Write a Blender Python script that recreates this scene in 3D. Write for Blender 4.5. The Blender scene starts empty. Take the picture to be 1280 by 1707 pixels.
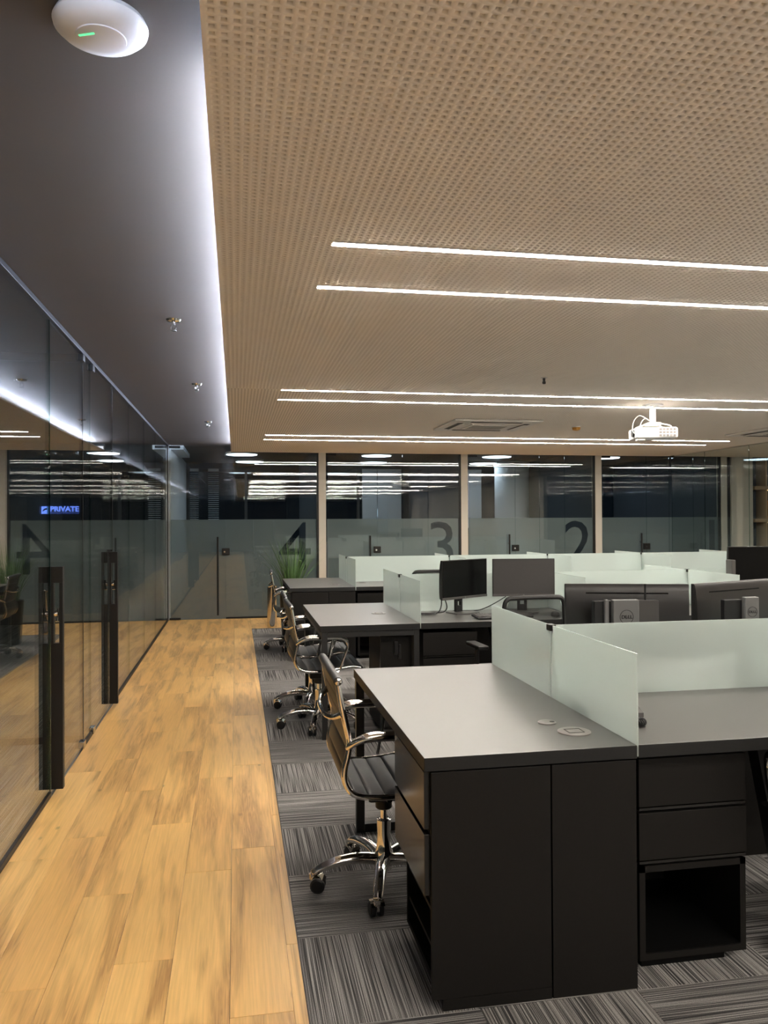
import bpy, bmesh, math, random
import numpy as np
from mathutils import Vector, Matrix
random.seed(7)
PI = math.pi
S = bpy.context.scene
C = S.collection

# ------------------------------------------------------------------ camera
F_PX, EYE = 1340.0, 1.45
cam_d = bpy.data.cameras.new('camera')
cam = bpy.data.objects.new('camera', cam_d)
C.objects.link(cam)
S.camera = cam
yaw, roll, pitch = math.atan(247 / F_PX), math.radians(0.3), math.atan(11.4 / F_PX)
fw = Vector((math.sin(yaw) * math.cos(pitch), math.cos(yaw) * math.cos(pitch), math.sin(pitch)))
r0 = Vector((math.cos(yaw), -math.sin(yaw), 0))
u0 = r0.cross(fw)
rt = r0 * math.cos(roll) - u0 * math.sin(roll)
up = u0 * math.cos(roll) + r0 * math.sin(roll)
cam.matrix_world = Matrix(((rt.x, up.x, -fw.x, 0), (rt.y, up.y, -fw.y, 0), (rt.z, up.z, -fw.z, EYE), (0, 0, 0, 1)))
cam_d.sensor_fit = 'HORIZONTAL'
cam_d.sensor_width = 36
cam_d.lens = 36 * F_PX / 1280
cam_d.clip_start = 0.05

# ------------------------------------------------------------------ world: night
W = bpy.data.worlds.new('night')
S.world = W
W.use_nodes = True
W.node_tree.nodes['Background'].inputs[0].default_value = (0.10, 0.16, 0.26, 1)
W.node_tree.nodes['Background'].inputs[1].default_value = 0.006
S.view_settings.view_transform = 'Standard'
S.view_settings.look = 'None'
S.view_settings.exposure = 2.0
S.view_settings.gamma = 1.0
S.view_settings.use_curve_mapping = False

STRIP_POWER = 34.0      # linear ceiling lights
COVE_POWER = 125.0       # cool LED tape in the ceiling cove
DISC_POWER = 2.6        # round lights in the meeting rooms

# ------------------------------------------------------------------ materials
M = {}


def nodes(name):
    m = bpy.data.materials.new(name)
    m.use_nodes = True
    nt = m.node_tree
    nt.nodes.clear()
    out = nt.nodes.new('ShaderNodeOutputMaterial')
    M[name] = m
    return nt, out


def N(nt, kind, **kw):
    n = nt.nodes.new(kind)
    for k, v in kw.items():
        if k.startswith('i_'):
            key = k[2:]
            key = int(key) if key.isdigit() else key.replace('_', ' ')
            n.inputs[key].default_value = v
        else:
            setattr(n, k, v)
    return n


def L(nt, a, b):
    nt.links.new(a, b)


def c4(c):
    return (c[0], c[1], c[2], 1)


def plain(name, col, rough=0.5, metal=0.0, spec=0.5, ior=1.5, var=0.06, scale=30, bump=0.0, coat=0.0):
    nt, out = nodes(name)
    b = N(nt, 'ShaderNodeBsdfPrincipled')
    b.inputs['Roughness'].default_value = rough
    b.inputs['Metallic'].default_value = metal
    b.inputs['Specular IOR Level'].default_value = spec
    b.inputs['IOR'].default_value = ior
    b.inputs['Coat Weight'].default_value = coat
    tc = N(nt, 'ShaderNodeTexCoord')
    nz = N(nt, 'ShaderNodeTexNoise', i_Scale=scale, i_Detail=3.0)
    L(nt, tc.outputs['Object'], nz.inputs['Vector'])
    mx = N(nt, 'ShaderNodeMix', data_type='RGBA')
    mx.inputs[6].default_value = c4([max(0, v * (1 - var)) for v in col])
    mx.inputs[7].default_value = c4([min(1, v * (1 + var)) for v in col])
    L(nt, nz.outputs['Fac'], mx.inputs[0])
    L(nt, mx.outputs[2], b.inputs['Base Color'])
    if bump:
        bp = N(nt, 'ShaderNodeBump', i_Strength=bump, i_Distance=0.002)
        L(nt, nz.outputs['Fac'], bp.inputs['Height'])
        L(nt, bp.outputs[0], b.inputs['Normal'])
    L(nt, b.outputs[0], out.inputs[0])
    return b


def emit(name, col, power):
    nt, out = nodes(name)
    e = N(nt, 'ShaderNodeEmission')
    e.inputs[0].default_value = c4(col)
    e.inputs[1].default_value = power
    L(nt, e.outputs[0], out.inputs[0])


def glass(name, tint, ior=1.5, gloss=0.0):
    # clear sheet glass: straight-through transmission plus Fresnel reflection
    nt, out = nodes(name)
    geo = N(nt, 'ShaderNodeNewGeometry')
    mr = N(nt, 'ShaderNodeMapRange', i_3=ior, i_4=1 / ior)
    L(nt, geo.outputs['Backfacing'], mr.inputs[0])
    fr = N(nt, 'ShaderNodeFresnel')
    L(nt, mr.outputs[0], fr.inputs['IOR'])
    tr = N(nt, 'ShaderNodeBsdfTransparent')
    tr.inputs[0].default_value = c4(tint)
    gl = N(nt, 'ShaderNodeBsdfGlossy', i_Roughness=gloss)
    gl.inputs[0].default_value = (1, 1, 1, 1)
    mx = N(nt, 'ShaderNodeMixShader')
    L(nt, fr.outputs[0], mx.inputs[0])
    L(nt, tr.outputs[0], mx.inputs[1])
    L(nt, gl.outputs[0], mx.inputs[2])
    L(nt, mx.outputs[0], out.inputs[0])


glass('clear_glass', (0.90, 0.93, 0.92), 1.6)
glass('clear_glass_edge', (0.55, 0.68, 0.63))


def film_mat():
    nt, out = nodes('frosted_film')
    tr = N(nt, 'ShaderNodeBsdfTransparent')
    tr.inputs[0].default_value = (0.74, 0.78, 0.79, 1)
    df = N(nt, 'ShaderNodeBsdfDiffuse')
    df.inputs[0].default_value = (0.52, 0.56, 0.57, 1)
    tl = N(nt, 'ShaderNodeBsdfTranslucent')
    tl.inputs[0].default_value = (0.52, 0.56, 0.57, 1)
    m1 = N(nt, 'ShaderNodeMixShader', i_0=0.4)
    L(nt, df.outputs[0], m1.inputs[1]); L(nt, tl.outputs[0], m1.inputs[2])
    m2 = N(nt, 'ShaderNodeMixShader', i_0=0.34)
    L(nt, tr.outputs[0], m2.inputs[1]); L(nt, m1.outputs[0], m2.inputs[2])
    L(nt, m2.outputs[0], out.inputs[0])


film_mat()


def screen_mat():
    # acid-etched greenish white desk screen
    nt, out = nodes('etched_glass')
    df = N(nt, 'ShaderNodeBsdfDiffuse'); df.inputs[0].default_value = (0.84, 0.92, 0.895, 1)
    tl = N(nt, 'ShaderNodeBsdfTranslucent'); tl.inputs[0].default_value = (0.86, 0.945, 0.92, 1)
    m1 = N(nt, 'ShaderNodeMixShader', i_0=0.5)
    L(nt, df.outputs[0], m1.inputs[1]); L(nt, tl.outputs[0], m1.inputs[2])
    rf = N(nt, 'ShaderNodeBsdfRefraction', i_Roughness=0.22, i_IOR=1.45)
    rf.inputs[0].default_value = (0.93, 0.97, 0.95, 1)
    m2 = N(nt, 'ShaderNodeMixShader', i_0=0.40)
    L(nt, m1.outputs[0], m2.inputs[1]); L(nt, rf.outputs[0], m2.inputs[2])
    gl = N(nt, 'ShaderNodeBsdfGlossy', i_Roughness=0.12)
    geo = N(nt, 'ShaderNodeNewGeometry')
    mr = N(nt, 'ShaderNodeMapRange', i_3=1.45, i_4=1 / 1.45)
    L(nt, geo.outputs['Backfacing'], mr.inputs[0])
    fr = N(nt, 'ShaderNodeFresnel'); L(nt, mr.outputs[0], fr.inputs['IOR'])
    m3 = N(nt, 'ShaderNodeMixShader')
    L(nt, fr.outputs[0], m3.inputs[0]); L(nt, m2.outputs[0], m3.inputs[1]); L(nt, gl.outputs[0], m3.inputs[2])
    L(nt, m3.outputs[0], out.inputs[0])


screen_mat()


def wood_mat():
    nt, out = nodes('oak_plank')
    b = N(nt, 'ShaderNodeBsdfPrincipled', i_Roughness=0.34)
    b.inputs['Specular IOR Level'].default_value = 0.35
    tc = N(nt, 'ShaderNodeTexCoord')
    oi = N(nt, 'ShaderNodeObjectInfo')
    off = N(nt, 'ShaderNodeVectorMath', operation='SCALE'); off.inputs[0].default_value = (7.3, 31.0, 3.1)
    L(nt, oi.outputs['Random'], off.inputs['Scale'])
    add = N(nt, 'ShaderNodeVectorMath', operation='ADD')
    L(nt, tc.outputs['Object'], add.inputs[0]); L(nt, off.outputs[0], add.inputs[1])

    def stretched(sx, sy, **kw):
        mp = N(nt, 'ShaderNodeMapping'); mp.inputs['Scale'].default_value = (sx, sy, 1)
        L(nt, add.outputs[0], mp.inputs[0])
        n = N(nt, 'ShaderNodeTexNoise', **kw)
        L(nt, mp.outputs[0], n.inputs['Vector'])
        return n
    heart = stretched(11, 1.15, i_Scale=1.0, i_Detail=2.5, i_Roughness=0.5, i_Distortion=0.35)   # darker heartwood islands
    fig = stretched(60, 3.2, i_Scale=1.0, i_Detail=3.0, i_Roughness=0.55, i_Distortion=1.6)      # figure inside them
    fine = stretched(150, 4.0, i_Scale=1.0, i_Detail=3.0, i_Roughness=0.6)
    knot = N(nt, 'ShaderNodeTexVoronoi', i_Scale=1.0)
    mpk = N(nt, 'ShaderNodeMapping'); mpk.inputs['Scale'].default_value = (5.5, 2.4, 1)
    L(nt, add.outputs[0], mpk.inputs[0]); L(nt, mpk.outputs[0], knot.inputs['Vector'])
    sap = N(nt, 'ShaderNodeMix', data_type='RGBA')
    sap.inputs[6].default_value = (0.83, 0.495, 0.172, 1); sap.inputs[7].default_value = (0.94, 0.595, 0.218, 1)
    L(nt, oi.outputs['Random'], sap.inputs[0])
    dark = N(nt, 'ShaderNodeMix', data_type='RGBA')
    dark.inputs[6].default_value = (0.48, 0.262, 0.09, 1); dark.inputs[7].default_value = (0.75, 0.45, 0.165, 1)
    rf = N(nt, 'ShaderNodeMapRange', i_1=0.32, i_2=0.68); L(nt, fig.outputs['Fac'], rf.inputs[0]); L(nt, rf.outputs[0], dark.inputs[0])
    hm = N(nt, 'ShaderNodeMapRange', i_1=0.47, i_2=0.64); L(nt, heart.outputs['Fac'], hm.inputs[0])
    m0 = N(nt, 'ShaderNodeMix', data_type='RGBA')
    L(nt, hm.outputs[0], m0.inputs[0]); L(nt, sap.outputs[2], m0.inputs[6]); L(nt, dark.outputs[2], m0.inputs[7])
    km = N(nt, 'ShaderNodeMapRange', i_1=0.02, i_2=0.07, i_3=0.55, i_4=1.0); L(nt, knot.outputs['Distance'], km.inputs[0])
    r2 = N(nt, 'ShaderNodeMapRange', i_1=0.3, i_2=0.7, i_3=0.87, i_4=1.05)
    L(nt, fine.outputs['Fac'], r2.inputs[0])
    mm = N(nt, 'ShaderNodeMath', operation='MULTIPLY'); L(nt, km.outputs[0], mm.inputs[0]); L(nt, r2.outputs[0], mm.inputs[1])
    m3 = N(nt, 'ShaderNodeVectorMath', operation='SCALE')
    L(nt, m0.outputs[2], m3.inputs[0]); L(nt, mm.outputs[0], m3.inputs['Scale'])
    L(nt, m3.outputs[0], b.inputs['Base Color'])
    bp = N(nt, 'ShaderNodeBump', i_Strength=0.05, i_Distance=0.001)
    L(nt, fine.outputs['Fac'], bp.inputs['Height']); L(nt, bp.outputs[0], b.inputs['Normal'])
    L(nt, b.outputs[0], out.inputs[0])


wood_mat()


def carpet_mat(name, lo, mid, hi, scale=1.0):
    nt, out = nodes(name)
    b = N(nt, 'ShaderNodeBsdfPrincipled', i_Roughness=0.95)
    b.inputs['Specular IOR Level'].default_value = 0.1
    tc = N(nt, 'ShaderNodeTexCoord'); oi = N(nt, 'ShaderNodeObjectInfo')
    off = N(nt, 'ShaderNodeVectorMath', operation='SCALE'); off.inputs[0].default_value = (5.7, 3.3, 0)
    L(nt, oi.outputs['Random'], off.inputs['Scale'])
    add = N(nt, 'ShaderNodeVectorMath', operation='ADD')
    L(nt, tc.outputs['Object'], add.inputs[0]); L(nt, off.outputs[0], add.inputs[1])
    mp = N(nt, 'ShaderNodeMapping'); mp.inputs['Scale'].default_value = (290 * scale, 1.6 * scale, 1)
    L(nt, add.outputs[0], mp.inputs[0])
    st = N(nt, 'ShaderNodeTexNoise', i_Scale=1.0, i_Detail=2.0, i_Roughness=0.5)
    L(nt, mp.outputs[0], st.inputs['Vector'])
    cr = N(nt, 'ShaderNodeValToRGB')
    cr.color_ramp.elements[0].position = 0.40; cr.color_ramp.elements[0].color = c4(lo)
    cr.color_ramp.elements[1].position = 0.62; cr.color_ramp.elements[1].color = c4(hi)
    e = cr.color_ramp.elements.new(0.5); e.color = c4(mid)
    L(nt, st.outputs['Fac'], cr.inputs[0])
    tuft = N(nt, 'ShaderNodeTexNoise', i_Scale=420.0, i_Detail=1.0)
    L(nt, add.outputs[0], tuft.inputs['Vector'])
    r2 = N(nt, 'ShaderNodeMapRange', i_1=0.3, i_2=0.7, i_3=0.65, i_4=1.3)
    L(nt, tuft.outputs['Fac'], r2.inputs[0])
    sc = N(nt, 'ShaderNodeVectorMath', operation='SCALE')
    L(nt, cr.outputs[0], sc.inputs[0]); L(nt, r2.outputs[0], sc.inputs['Scale'])
    L(nt, sc.outputs[0], b.inputs['Base Color'])
    bp = N(nt, 'ShaderNodeBump', i_Strength=0.5, i_Distance=0.003)
    L(nt, st.outputs['Fac'], bp.inputs['Height']); L(nt, bp.outputs[0], b.inputs['Normal'])
    L(nt, b.outputs[0], out.inputs[0])


carpet_mat('grey_carpet', (0.050, 0.049, 0.050), (0.19, 0.183, 0.178), (0.40, 0.385, 0.37))
carpet_mat('blue_carpet', (0.075, 0.095, 0.125), (0.11, 0.135, 0.17), (0.16, 0.19, 0.23))


def perforated_far():
    # the same perforated board where single holes can no longer be told apart
    nt, out = nodes('perforated_board_far')
    b = N(nt, 'ShaderNodeBsdfPrincipled', i_Roughness=0.8)
    b.inputs['Specular IOR Level'].default_value = 0.2
    tc = N(nt, 'ShaderNodeTexCoord')
    sp = N(nt, 'ShaderNodeSeparateXYZ'); L(nt, tc.outputs['Object'], sp.inputs[0])
    masks = []
    for ax, o in (('X', 0.065), ('Y', -0.9)):
        a = N(nt, 'ShaderNodeMath', operation='ADD'); a.inputs[1].default_value = o + 10.0
        L(nt, sp.outputs[ax], a.inputs[0])
        d = N(nt, 'ShaderNodeMath', operation='DIVIDE'); d.inputs[1].default_value = 0.025
        L(nt, a.outputs[0], d.inputs[0])
        fr = N(nt, 'ShaderNodeMath', operation='FRACT'); L(nt, d.outputs[0], fr.inputs[0])
        s = N(nt, 'ShaderNodeMath', operation='SUBTRACT'); s.inputs[1].default_value = 0.5; L(nt, fr.outputs[0], s.inputs[0])
        ab = N(nt, 'ShaderNodeMath', operation='ABSOLUTE'); L(nt, s.outputs[0], ab.inputs[0])
        lt = N(nt, 'ShaderNodeMath', operation='LESS_THAN'); lt.inputs[1].default_value = 0.24; L(nt, ab.outputs[0], lt.inputs[0])
        masks.append(lt)
    mu = N(nt, 'ShaderNodeMath', operation='MULTIPLY')
    L(nt, masks[0].outputs[0], mu.inputs[0]); L(nt, masks[1].outputs[0], mu.inputs[1])
    mx = N(nt, 'ShaderNodeMix', data_type='RGBA')
    mx.inputs[6].default_value = (0.88, 0.805, 0.725, 1); mx.inputs[7].default_value = (0.44, 0.375, 0.31, 1)
    L(nt, mu.outputs[0], mx.inputs[0]); L(nt, mx.outputs[2], b.inputs['Base Color'])
    L(nt, b.outputs[0], out.inputs[0])


perforated_far()


def felt_mat():
    nt, out = nodes('acoustic_felt')
    b = N(nt, 'ShaderNodeBsdfPrincipled', i_Roughness=0.95)
    tc = N(nt, 'ShaderNodeTexCoord')
    sn = N(nt, 'ShaderNodeVectorMath', operation='SNAP'); sn.inputs[1].default_value = (0.025, 0.025, 1)
    ad = N(nt, 'ShaderNodeVectorMath', operation='ADD'); ad.inputs[1].default_value = (0.065, -0.9, 0)
    L(nt, tc.outputs['Object'], ad.inputs[0]); L(nt, ad.outputs[0], sn.inputs[0])
    wn = N(nt, 'ShaderNodeTexWhiteNoise'); L(nt, sn.outputs[0], wn.inputs['Vector'])
    big = N(nt, 'ShaderNodeTexNoise', i_Scale=9.0); L(nt, tc.outputs['Object'], big.inputs['Vector'])
    mu = N(nt, 'ShaderNodeMath', operation='MULTIPLY'); L(nt, wn.outputs['Value'], mu.inputs[0]); L(nt, big.outputs['Fac'], mu.inputs[1])
    cr = N(nt, 'ShaderNodeValToRGB')
    cr.color_ramp.elements[0].position = 0.40; cr.color_ramp.elements[0].color = (0.13, 0.098, 0.07, 1)
    cr.color_ramp.elements[1].position = 0.55; cr.color_ramp.elements[1].color = (0.34, 0.275, 0.21, 1)
    L(nt, mu.outputs[0], cr.inputs[0]); L(nt, cr.outputs[0], b.inputs['Base Color'])
    L(nt, b.outputs[0], out.inputs[0])


felt_mat()

plain('board_paint', (0.88, 0.805, 0.725), 0.8, spec=0.2, var=0.02, scale=4)
plain('corridor_ceiling', (0.076, 0.063, 0.053), 0.55, spec=0.3, var=0.03, scale=3)
plain('dark_profile', (0.010, 0.009, 0.0085), 0.45, spec=0.3)
plain('cream_paint', (0.50, 0.47, 0.41), 0.7, spec=0.2, var=0.02, scale=5)
plain('room_wall', (0.075, 0.084, 0.097), 0.8, spec=0.2, var=0.03, scale=4)
plain('white_paint', (0.70, 0.72, 0.74), 0.7, spec=0.2, var=0.02, scale=4)
plain('brown_skirting', (0.045, 0.033, 0.025), 0.5)
plain('dark_wall', (0.06, 0.06, 0.062), 0.7, var=0.05, scale=3)
plain('laminate', (0.058, 0.054, 0.051), 0.36, spec=1.0, ior=1.65, var=0.03, scale=3)
plain('laminate_edge', (0.012, 0.012, 0.012), 0.5, spec=0.3, var=0.25, scale=160)
plain('cabinet_black', (0.0085, 0.0075, 0.0066), 0.5, spec=0.2, var=0.2, scale=120)
plain('cabinet_gloss', (0.010, 0.009, 0.008), 0.27, spec=0.5, var=0.1, scale=60)
plain('cabinet_inside', (0.004, 0.004, 0.004), 0.6, spec=0.1)
plain('frame_black', (0.018, 0.018, 0.018), 0.4, spec=0.4)
plain('chrome', (0.78, 0.76, 0.73), 0.07, metal=1.0, var=0.02)
plain('brushed_steel', (0.60, 0.57, 0.53), 0.18, metal=1.0, var=0.05)
plain('leather_black', (0.042, 0.041, 0.041), 0.42, spec=0.45, var=0.12, scale=90, bump=0.12)
plain('plastic_black', (0.008, 0.008, 0.0085), 0.42, spec=0.35)
plain('plastic_grey', (0.075, 0.070, 0.068), 0.38, spec=0.5)
plain('monitor_back', (0.012, 0.011, 0.011), 0.3, spec=0.45)
plain('screen_black', (0.003, 0.003, 0.0033), 0.22, spec=0.15)
plain('screen_matte', (0.045, 0.041, 0.040), 0.5, spec=0.5)
plain('silver_panel', (0.14, 0.14, 0.14), 0.38, metal=0.2)
plain('white_plastic', (0.72, 0.71, 0.70), 0.4, spec=0.4, var=0.02)
plain('warm_white_plastic', (0.70, 0.66, 0.62), 0.45, spec=0.4, var=0.02)
plain('vent_grey', (0.055, 0.05, 0.045), 0.6)
plain('grommet_grey', (0.20, 0.185, 0.175), 0.35, spec=0.6)
plain('grass_leaf', (0.085, 0.165, 0.050), 0.55, spec=0.3, var=0.4, scale=14)
plain('soil', (0.03, 0.022, 0.016), 0.95)
plain('mesh_fabric', (0.05, 0.05, 0.052), 0.8)
plain('amber_plastic', (0.55, 0.26, 0.04), 0.4)
plain('oak_shelf', (0.40, 0.28, 0.17), 0.5, var=0.1, scale=12)
plain('book_orange', (0.75, 0.30, 0.07), 0.6)
plain('book_cream', (0.75, 0.62, 0.42), 0.6)
plain('blind_fabric', (0.62, 0.62, 0.63), 0.8, spec=0.1)
plain('slat_grey', (0.40, 0.42, 0.44), 0.5)
plain('window_frame_paint', (0.03, 0.03, 0.032), 0.5)
plain('white_cable', (0.78, 0.80, 0.78), 0.45)
plain('meeting_top', (0.10, 0.085, 0.075), 0.4)
plain('paper', (0.55, 0.55, 0.56), 0.7)
emit('strip_light', (1.0, 0.925, 0.825), STRIP_POWER)
emit('cove_light', (0.66, 0.77, 1.0), COVE_POWER)
emit('disc_light', (0.72, 0.86, 1.0), DISC_POWER)
emit('sign_blue', (0.16, 0.26, 1.0), 0.9)
emit('sign_blue_soft', (0.14, 0.22, 0.95), 0.3)
emit('led_green', (0.15, 1.0, 0.35), 0.35)
emit('street_lamp', (0.62, 0.78, 1.0), 0.30)
emit('shelf_light', (1.0, 0.62, 0.26), 2.0)


def mesh_back():
    # open net: half of the threads let the view through
    nt, out = nodes('net_mesh')
    tr = N(nt, 'ShaderNodeBsdfTransparent')
    df = N(nt, 'ShaderNodeBsdfDiffuse'); df.inputs[0].default_value = (0.02, 0.02, 0.02, 1)
    mx = N(nt, 'ShaderNodeMixShader', i_0=0.45)
    L(nt, tr.outputs[0], mx.inputs[1]); L(nt, df.outputs[0], mx.inputs[2]); L(nt, mx.outputs[0], out.inputs[0])


mesh_back()


def perf_metal():
    nt, out = nodes('perforated_metal')
    b = N(nt, 'ShaderNodeBsdfPrincipled', i_Roughness=0.45)
    tc = N(nt, 'ShaderNodeTexCoord')
    vo = N(nt, 'ShaderNodeTexVoronoi', i_Scale=170.0, i_Randomness=0.0)
    L(nt, tc.outputs['Object'], vo.inputs['Vector'])
    cr = N(nt, 'ShaderNodeValToRGB')
    cr.color_ramp.elements[0].position = 0.38; cr.color_ramp.elements[0].color = (0.004, 0.004, 0.004, 1)
    cr.color_ramp.elements[1].position = 0.5; cr.color_ramp.elements[1].color = (0.04, 0.038, 0.037, 1)
    L(nt, vo.outputs['Distance'], cr.inputs[0]); L(nt, cr.outputs[0], b.inputs['Base Color'])
    L(nt, b.outputs[0], out.inputs[0])


perf_metal()

# ------------------------------------------------------------------ mesh helpers


def BM():
    return bmesh.new()


def box(bm, x0, x1, y0, y1, z0, z1, bev=0.0, rot=None):
    t = bmesh.new()
    vs = [t.verts.new((x, y, z)) for x in (x0, x1) for y in (y0, y1) for z in (z0, z1)]
    for f in ((0, 1, 3, 2), (4, 6, 7, 5), (0, 4, 5, 1), (2, 3, 7, 6), (0, 2, 6, 4), (1, 5, 7, 3)):
        t.faces.new([vs[i] for i in f])
    bmesh.ops.recalc_face_normals(t, faces=t.faces[:])
    if bev:
        bmesh.ops.bevel(t, geom=t.edges[:], offset=bev, segments=2, profile=0.5, affect='EDGES')
    if rot is not None:
        bmesh.ops.transform(t, matrix=rot, verts=t.verts[:])
    merge(bm, t)
    return bm


def merge(bm, t):
    me = bpy.data.meshes.new('tmp')
    t.to_mesh(me); t.free()
    bm.from_mesh(me)
    bpy.data.meshes.remove(me)


def smooth_path(pts, n=6):
    P = [Vector(p) for p in pts]
    out = []
    for i in range(len(P) - 1):
        p0 = P[max(i - 1, 0)]; p1 = P[i]; p2 = P[i + 1]; p3 = P[min(i + 2, len(P) - 1)]
        for k in range(n):
            t = k / n
            out.append(0.5 * ((2 * p1) + (p2 - p0) * t + (2 * p0 - 5 * p1 + 4 * p2 - p3) * t * t + (3 * p1 - p0 - 3 * p2 + p3) * t ** 3))
    out.append(P[-1])
    return out


def tube(bm, pts, r, n=8, sm=0, flat=1.0, upv=None):
    if sm:
        pts = smooth_path(pts, sm)
    P = [Vector(p) for p in pts]
    rs = r if isinstance(r, (list, tuple)) else None
    rings = []
    prev = None
    for i, p in enumerate(P):
        t = (P[min(i + 1, len(P) - 1)] - P[max(i - 1, 0)]).normalized()
        if upv is not None:
            a = Vector(upv)
        else:
            a = prev if prev is not None else (Vector((0, 0, 1)) if abs(t.z) < 0.9 else Vector((1, 0, 0)))
        a = (a - t * a.dot(t)).normalized()
        prev = a
        b = t.cross(a)
        if rs:
            q = i / (len(P) - 1) * (len(rs) - 1)
            k = min(int(q), len(rs) - 2)
            rad = rs[k] + (rs[k + 1] - rs[k]) * (q - k)
        else:
            rad = r
        rings.append([bm.verts.new(p + a * (math.cos(2 * PI * j / n) * rad * flat) + b * (math.sin(2 * PI * j / n) * rad)) for j in range(n)])
    for A, B in zip(rings[:-1], rings[1:]):
        for j in range(n):
            bm.faces.new((A[j], A[(j + 1) % n], B[(j + 1) % n], B[j]))
    bm.faces.new(rings[0][::-1]); bm.faces.new(rings[-1])
    return bm


def lathe(bm, prof, n=24, axis='z', center=(0, 0, 0)):
    cx, cy, cz = center
    rings = []
    for r, h in prof:
        ring = []
        for j in range(n):
            a = 2 * PI * j / n
            u, v = math.cos(a) * r, math.sin(a) * r
            p = (cx + u, cy + v, cz + h) if axis == 'z' else ((cx + h, cy + u, cz + v) if axis == 'x' else (cx + v, cy + h, cz + u))
            ring.append(bm.verts.new(p))
        rings.append(ring)
    for A, B in zip(rings[:-1], rings[1:]):
        for j in range(n):
            bm.faces.new((A[j], A[(j + 1) % n], B[(j + 1) % n], B[j]))
    bm.faces.new(rings[0][::-1]); bm.faces.new(rings[-1])
    return bm


def prism(bm, poly, axis, a, b):
    # poly of 2-D points extruded along an axis from a to b
    def P(u, v, w):
        return {'x': (w, u, v), 'y': (u, w, v), 'z': (u, v, w)}[axis]
    A = [bm.verts.new(P(u, v, a)) for u, v in poly]
    B = [bm.verts.new(P(u, v, b)) for u, v in poly]
    n = len(poly)
    bm.faces.new(A[::-1]); bm.faces.new(B)
    for i in range(n):
        bm.faces.new((A[i], A[(i + 1) % n], B[(i + 1) % n], B[i]))
    return bm


def obj(name, bm, mat, parent=None, loc=(0, 0, 0), rot=(0, 0, 0), smooth=False, kind=None):
    if isinstance(bm, bpy.types.Mesh):
        me = bm
    else:
        bmesh.ops.recalc_face_normals(bm, faces=bm.faces[:])
        me = bpy.data.meshes.new(name)
        bm.to_mesh(me); bm.free()
        if smooth:
            me.polygons.foreach_set('use_smooth', [True] * len(me.polygons))
            me.set_sharp_from_angle(angle=math.radians(38))
    if mat and not me.materials:
        me.materials.append(M[mat])
    o = bpy.data.objects.new(name, me)
    C.objects.link(o)
    o.location = loc
    o.rotation_euler = rot
    if parent:
        o.parent = parent
    if kind:
        o['kind'] = kind
    return o


def tag(o, label, cat, group=None):
    o['label'] = label
    o['category'] = cat
    if group:
        o['group'] = group
    return o


def thing(name, label, cat, loc=(0, 0, 0), rz=0.0, group=None):
    o = bpy.data.objects.new(name, None)
    C.objects.link(o)
    o.empty_display_size = 0.1
    o.location = loc
    o.rotation_euler = (0, 0, rz)
    return tag(o, label, cat, group)


def struct(name, bm=None, mat=None, label=None, cat=None):
    if bm is None:
        o = bpy.data.objects.new(name, None)
        C.objects.link(o)
        o.empty_display_size = 0.1
    else:
        o = obj(name, bm, mat)
    o['kind'] = 'structure'
    if label:
        o['label'] = label
    if cat:
        o['category'] = cat
    return o


def copy_tree(o, parent=None):
    c = o.copy()
    C.objects.link(c)
    c.parent = parent
    for ch in o.children:
        copy_tree(ch, c)
    return c


def text_mesh(body, size, extrude=0.001, align='LEFT', sx=1.0, bold=0.0):
    cu = bpy.data.curves.new('lettering', 'FONT')
    cu.body = body
    cu.size = size
    cu.extrude = extrude
    cu.offset = bold
    cu.align_x = align
    cu.resolution_u = 3
    o = bpy.data.objects.new('lettering', cu)
    C.objects.link(o)
    dg = bpy.context.evaluated_depsgraph_get()
    me = bpy.data.meshes.new_from_object(o.evaluated_get(dg))
    bpy.data.objects.remove(o)
    bpy.data.curves.remove(cu)
    me.materials.clear()
    if sx != 1.0:
        me.transform(Matrix.Diagonal((sx, 1, 1, 1)))
    return me


# ------------------------------------------------------------------ room constants
GX = -0.97            # corridor glass partition
WX = 0.205            # wood / carpet edge
CX0, CX1 = -0.065, 6.90   # perforated ceiling
BY = 12.0             # meeting-room facade
CZ, HZ = 2.44, 2.54   # perforated ceiling, corridor ceiling
YB = -13.0             # wall behind the camera
TRIM_Y = 10.80        # end of carpet
MULL = [1.272, 3.472, 5.684, 7.89]
ROOM_BACK = 15.8

# ------------------------------------------------------------------ floor
fl = struct('floor', box(BM(), -4.6, 9.8, YB - 0.1, ROOM_BACK + 0.1, -0.12, -0.008), 'grey_carpet', 'office floor of oak planks beside striped grey carpet tiles', 'floor')
# oak planks along the corridor
PW, PL = 0.187, 1.22
bm = BM(); box(bm, 0.0005, PW - 0.0005, 0.0005, PL - 0.0005, -0.008, 0.0, 0.0007)
plank_me = bpy.data.meshes.new('plank'); bm.to_mesh(plank_me); bm.free(); plank_me.materials.append(M['oak_plank'])


def plank(x0, x1, y0, y1):
    o = bpy.data.objects.new('plank', plank_me)
    C.objects.link(o); o.parent = fl
    o.location = (x0, y0, 0)
    o.scale = ((x1 - x0) / PW, (y1 - y0) / PL, 1)


def plank_field(x0, x1, y0, y1):
    x = x0; row = 0
    while x < x1 - 0.01:
        xe = min(x + PW, x1)
        y = y0 - random.random() * PL
        while y < y1:
            a, b = max(y, y0), min(y + PL, y1)
            if b - a > 0.02:
                plank(x, xe, a, b)
            y += PL
        x = xe; row += 1


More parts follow.
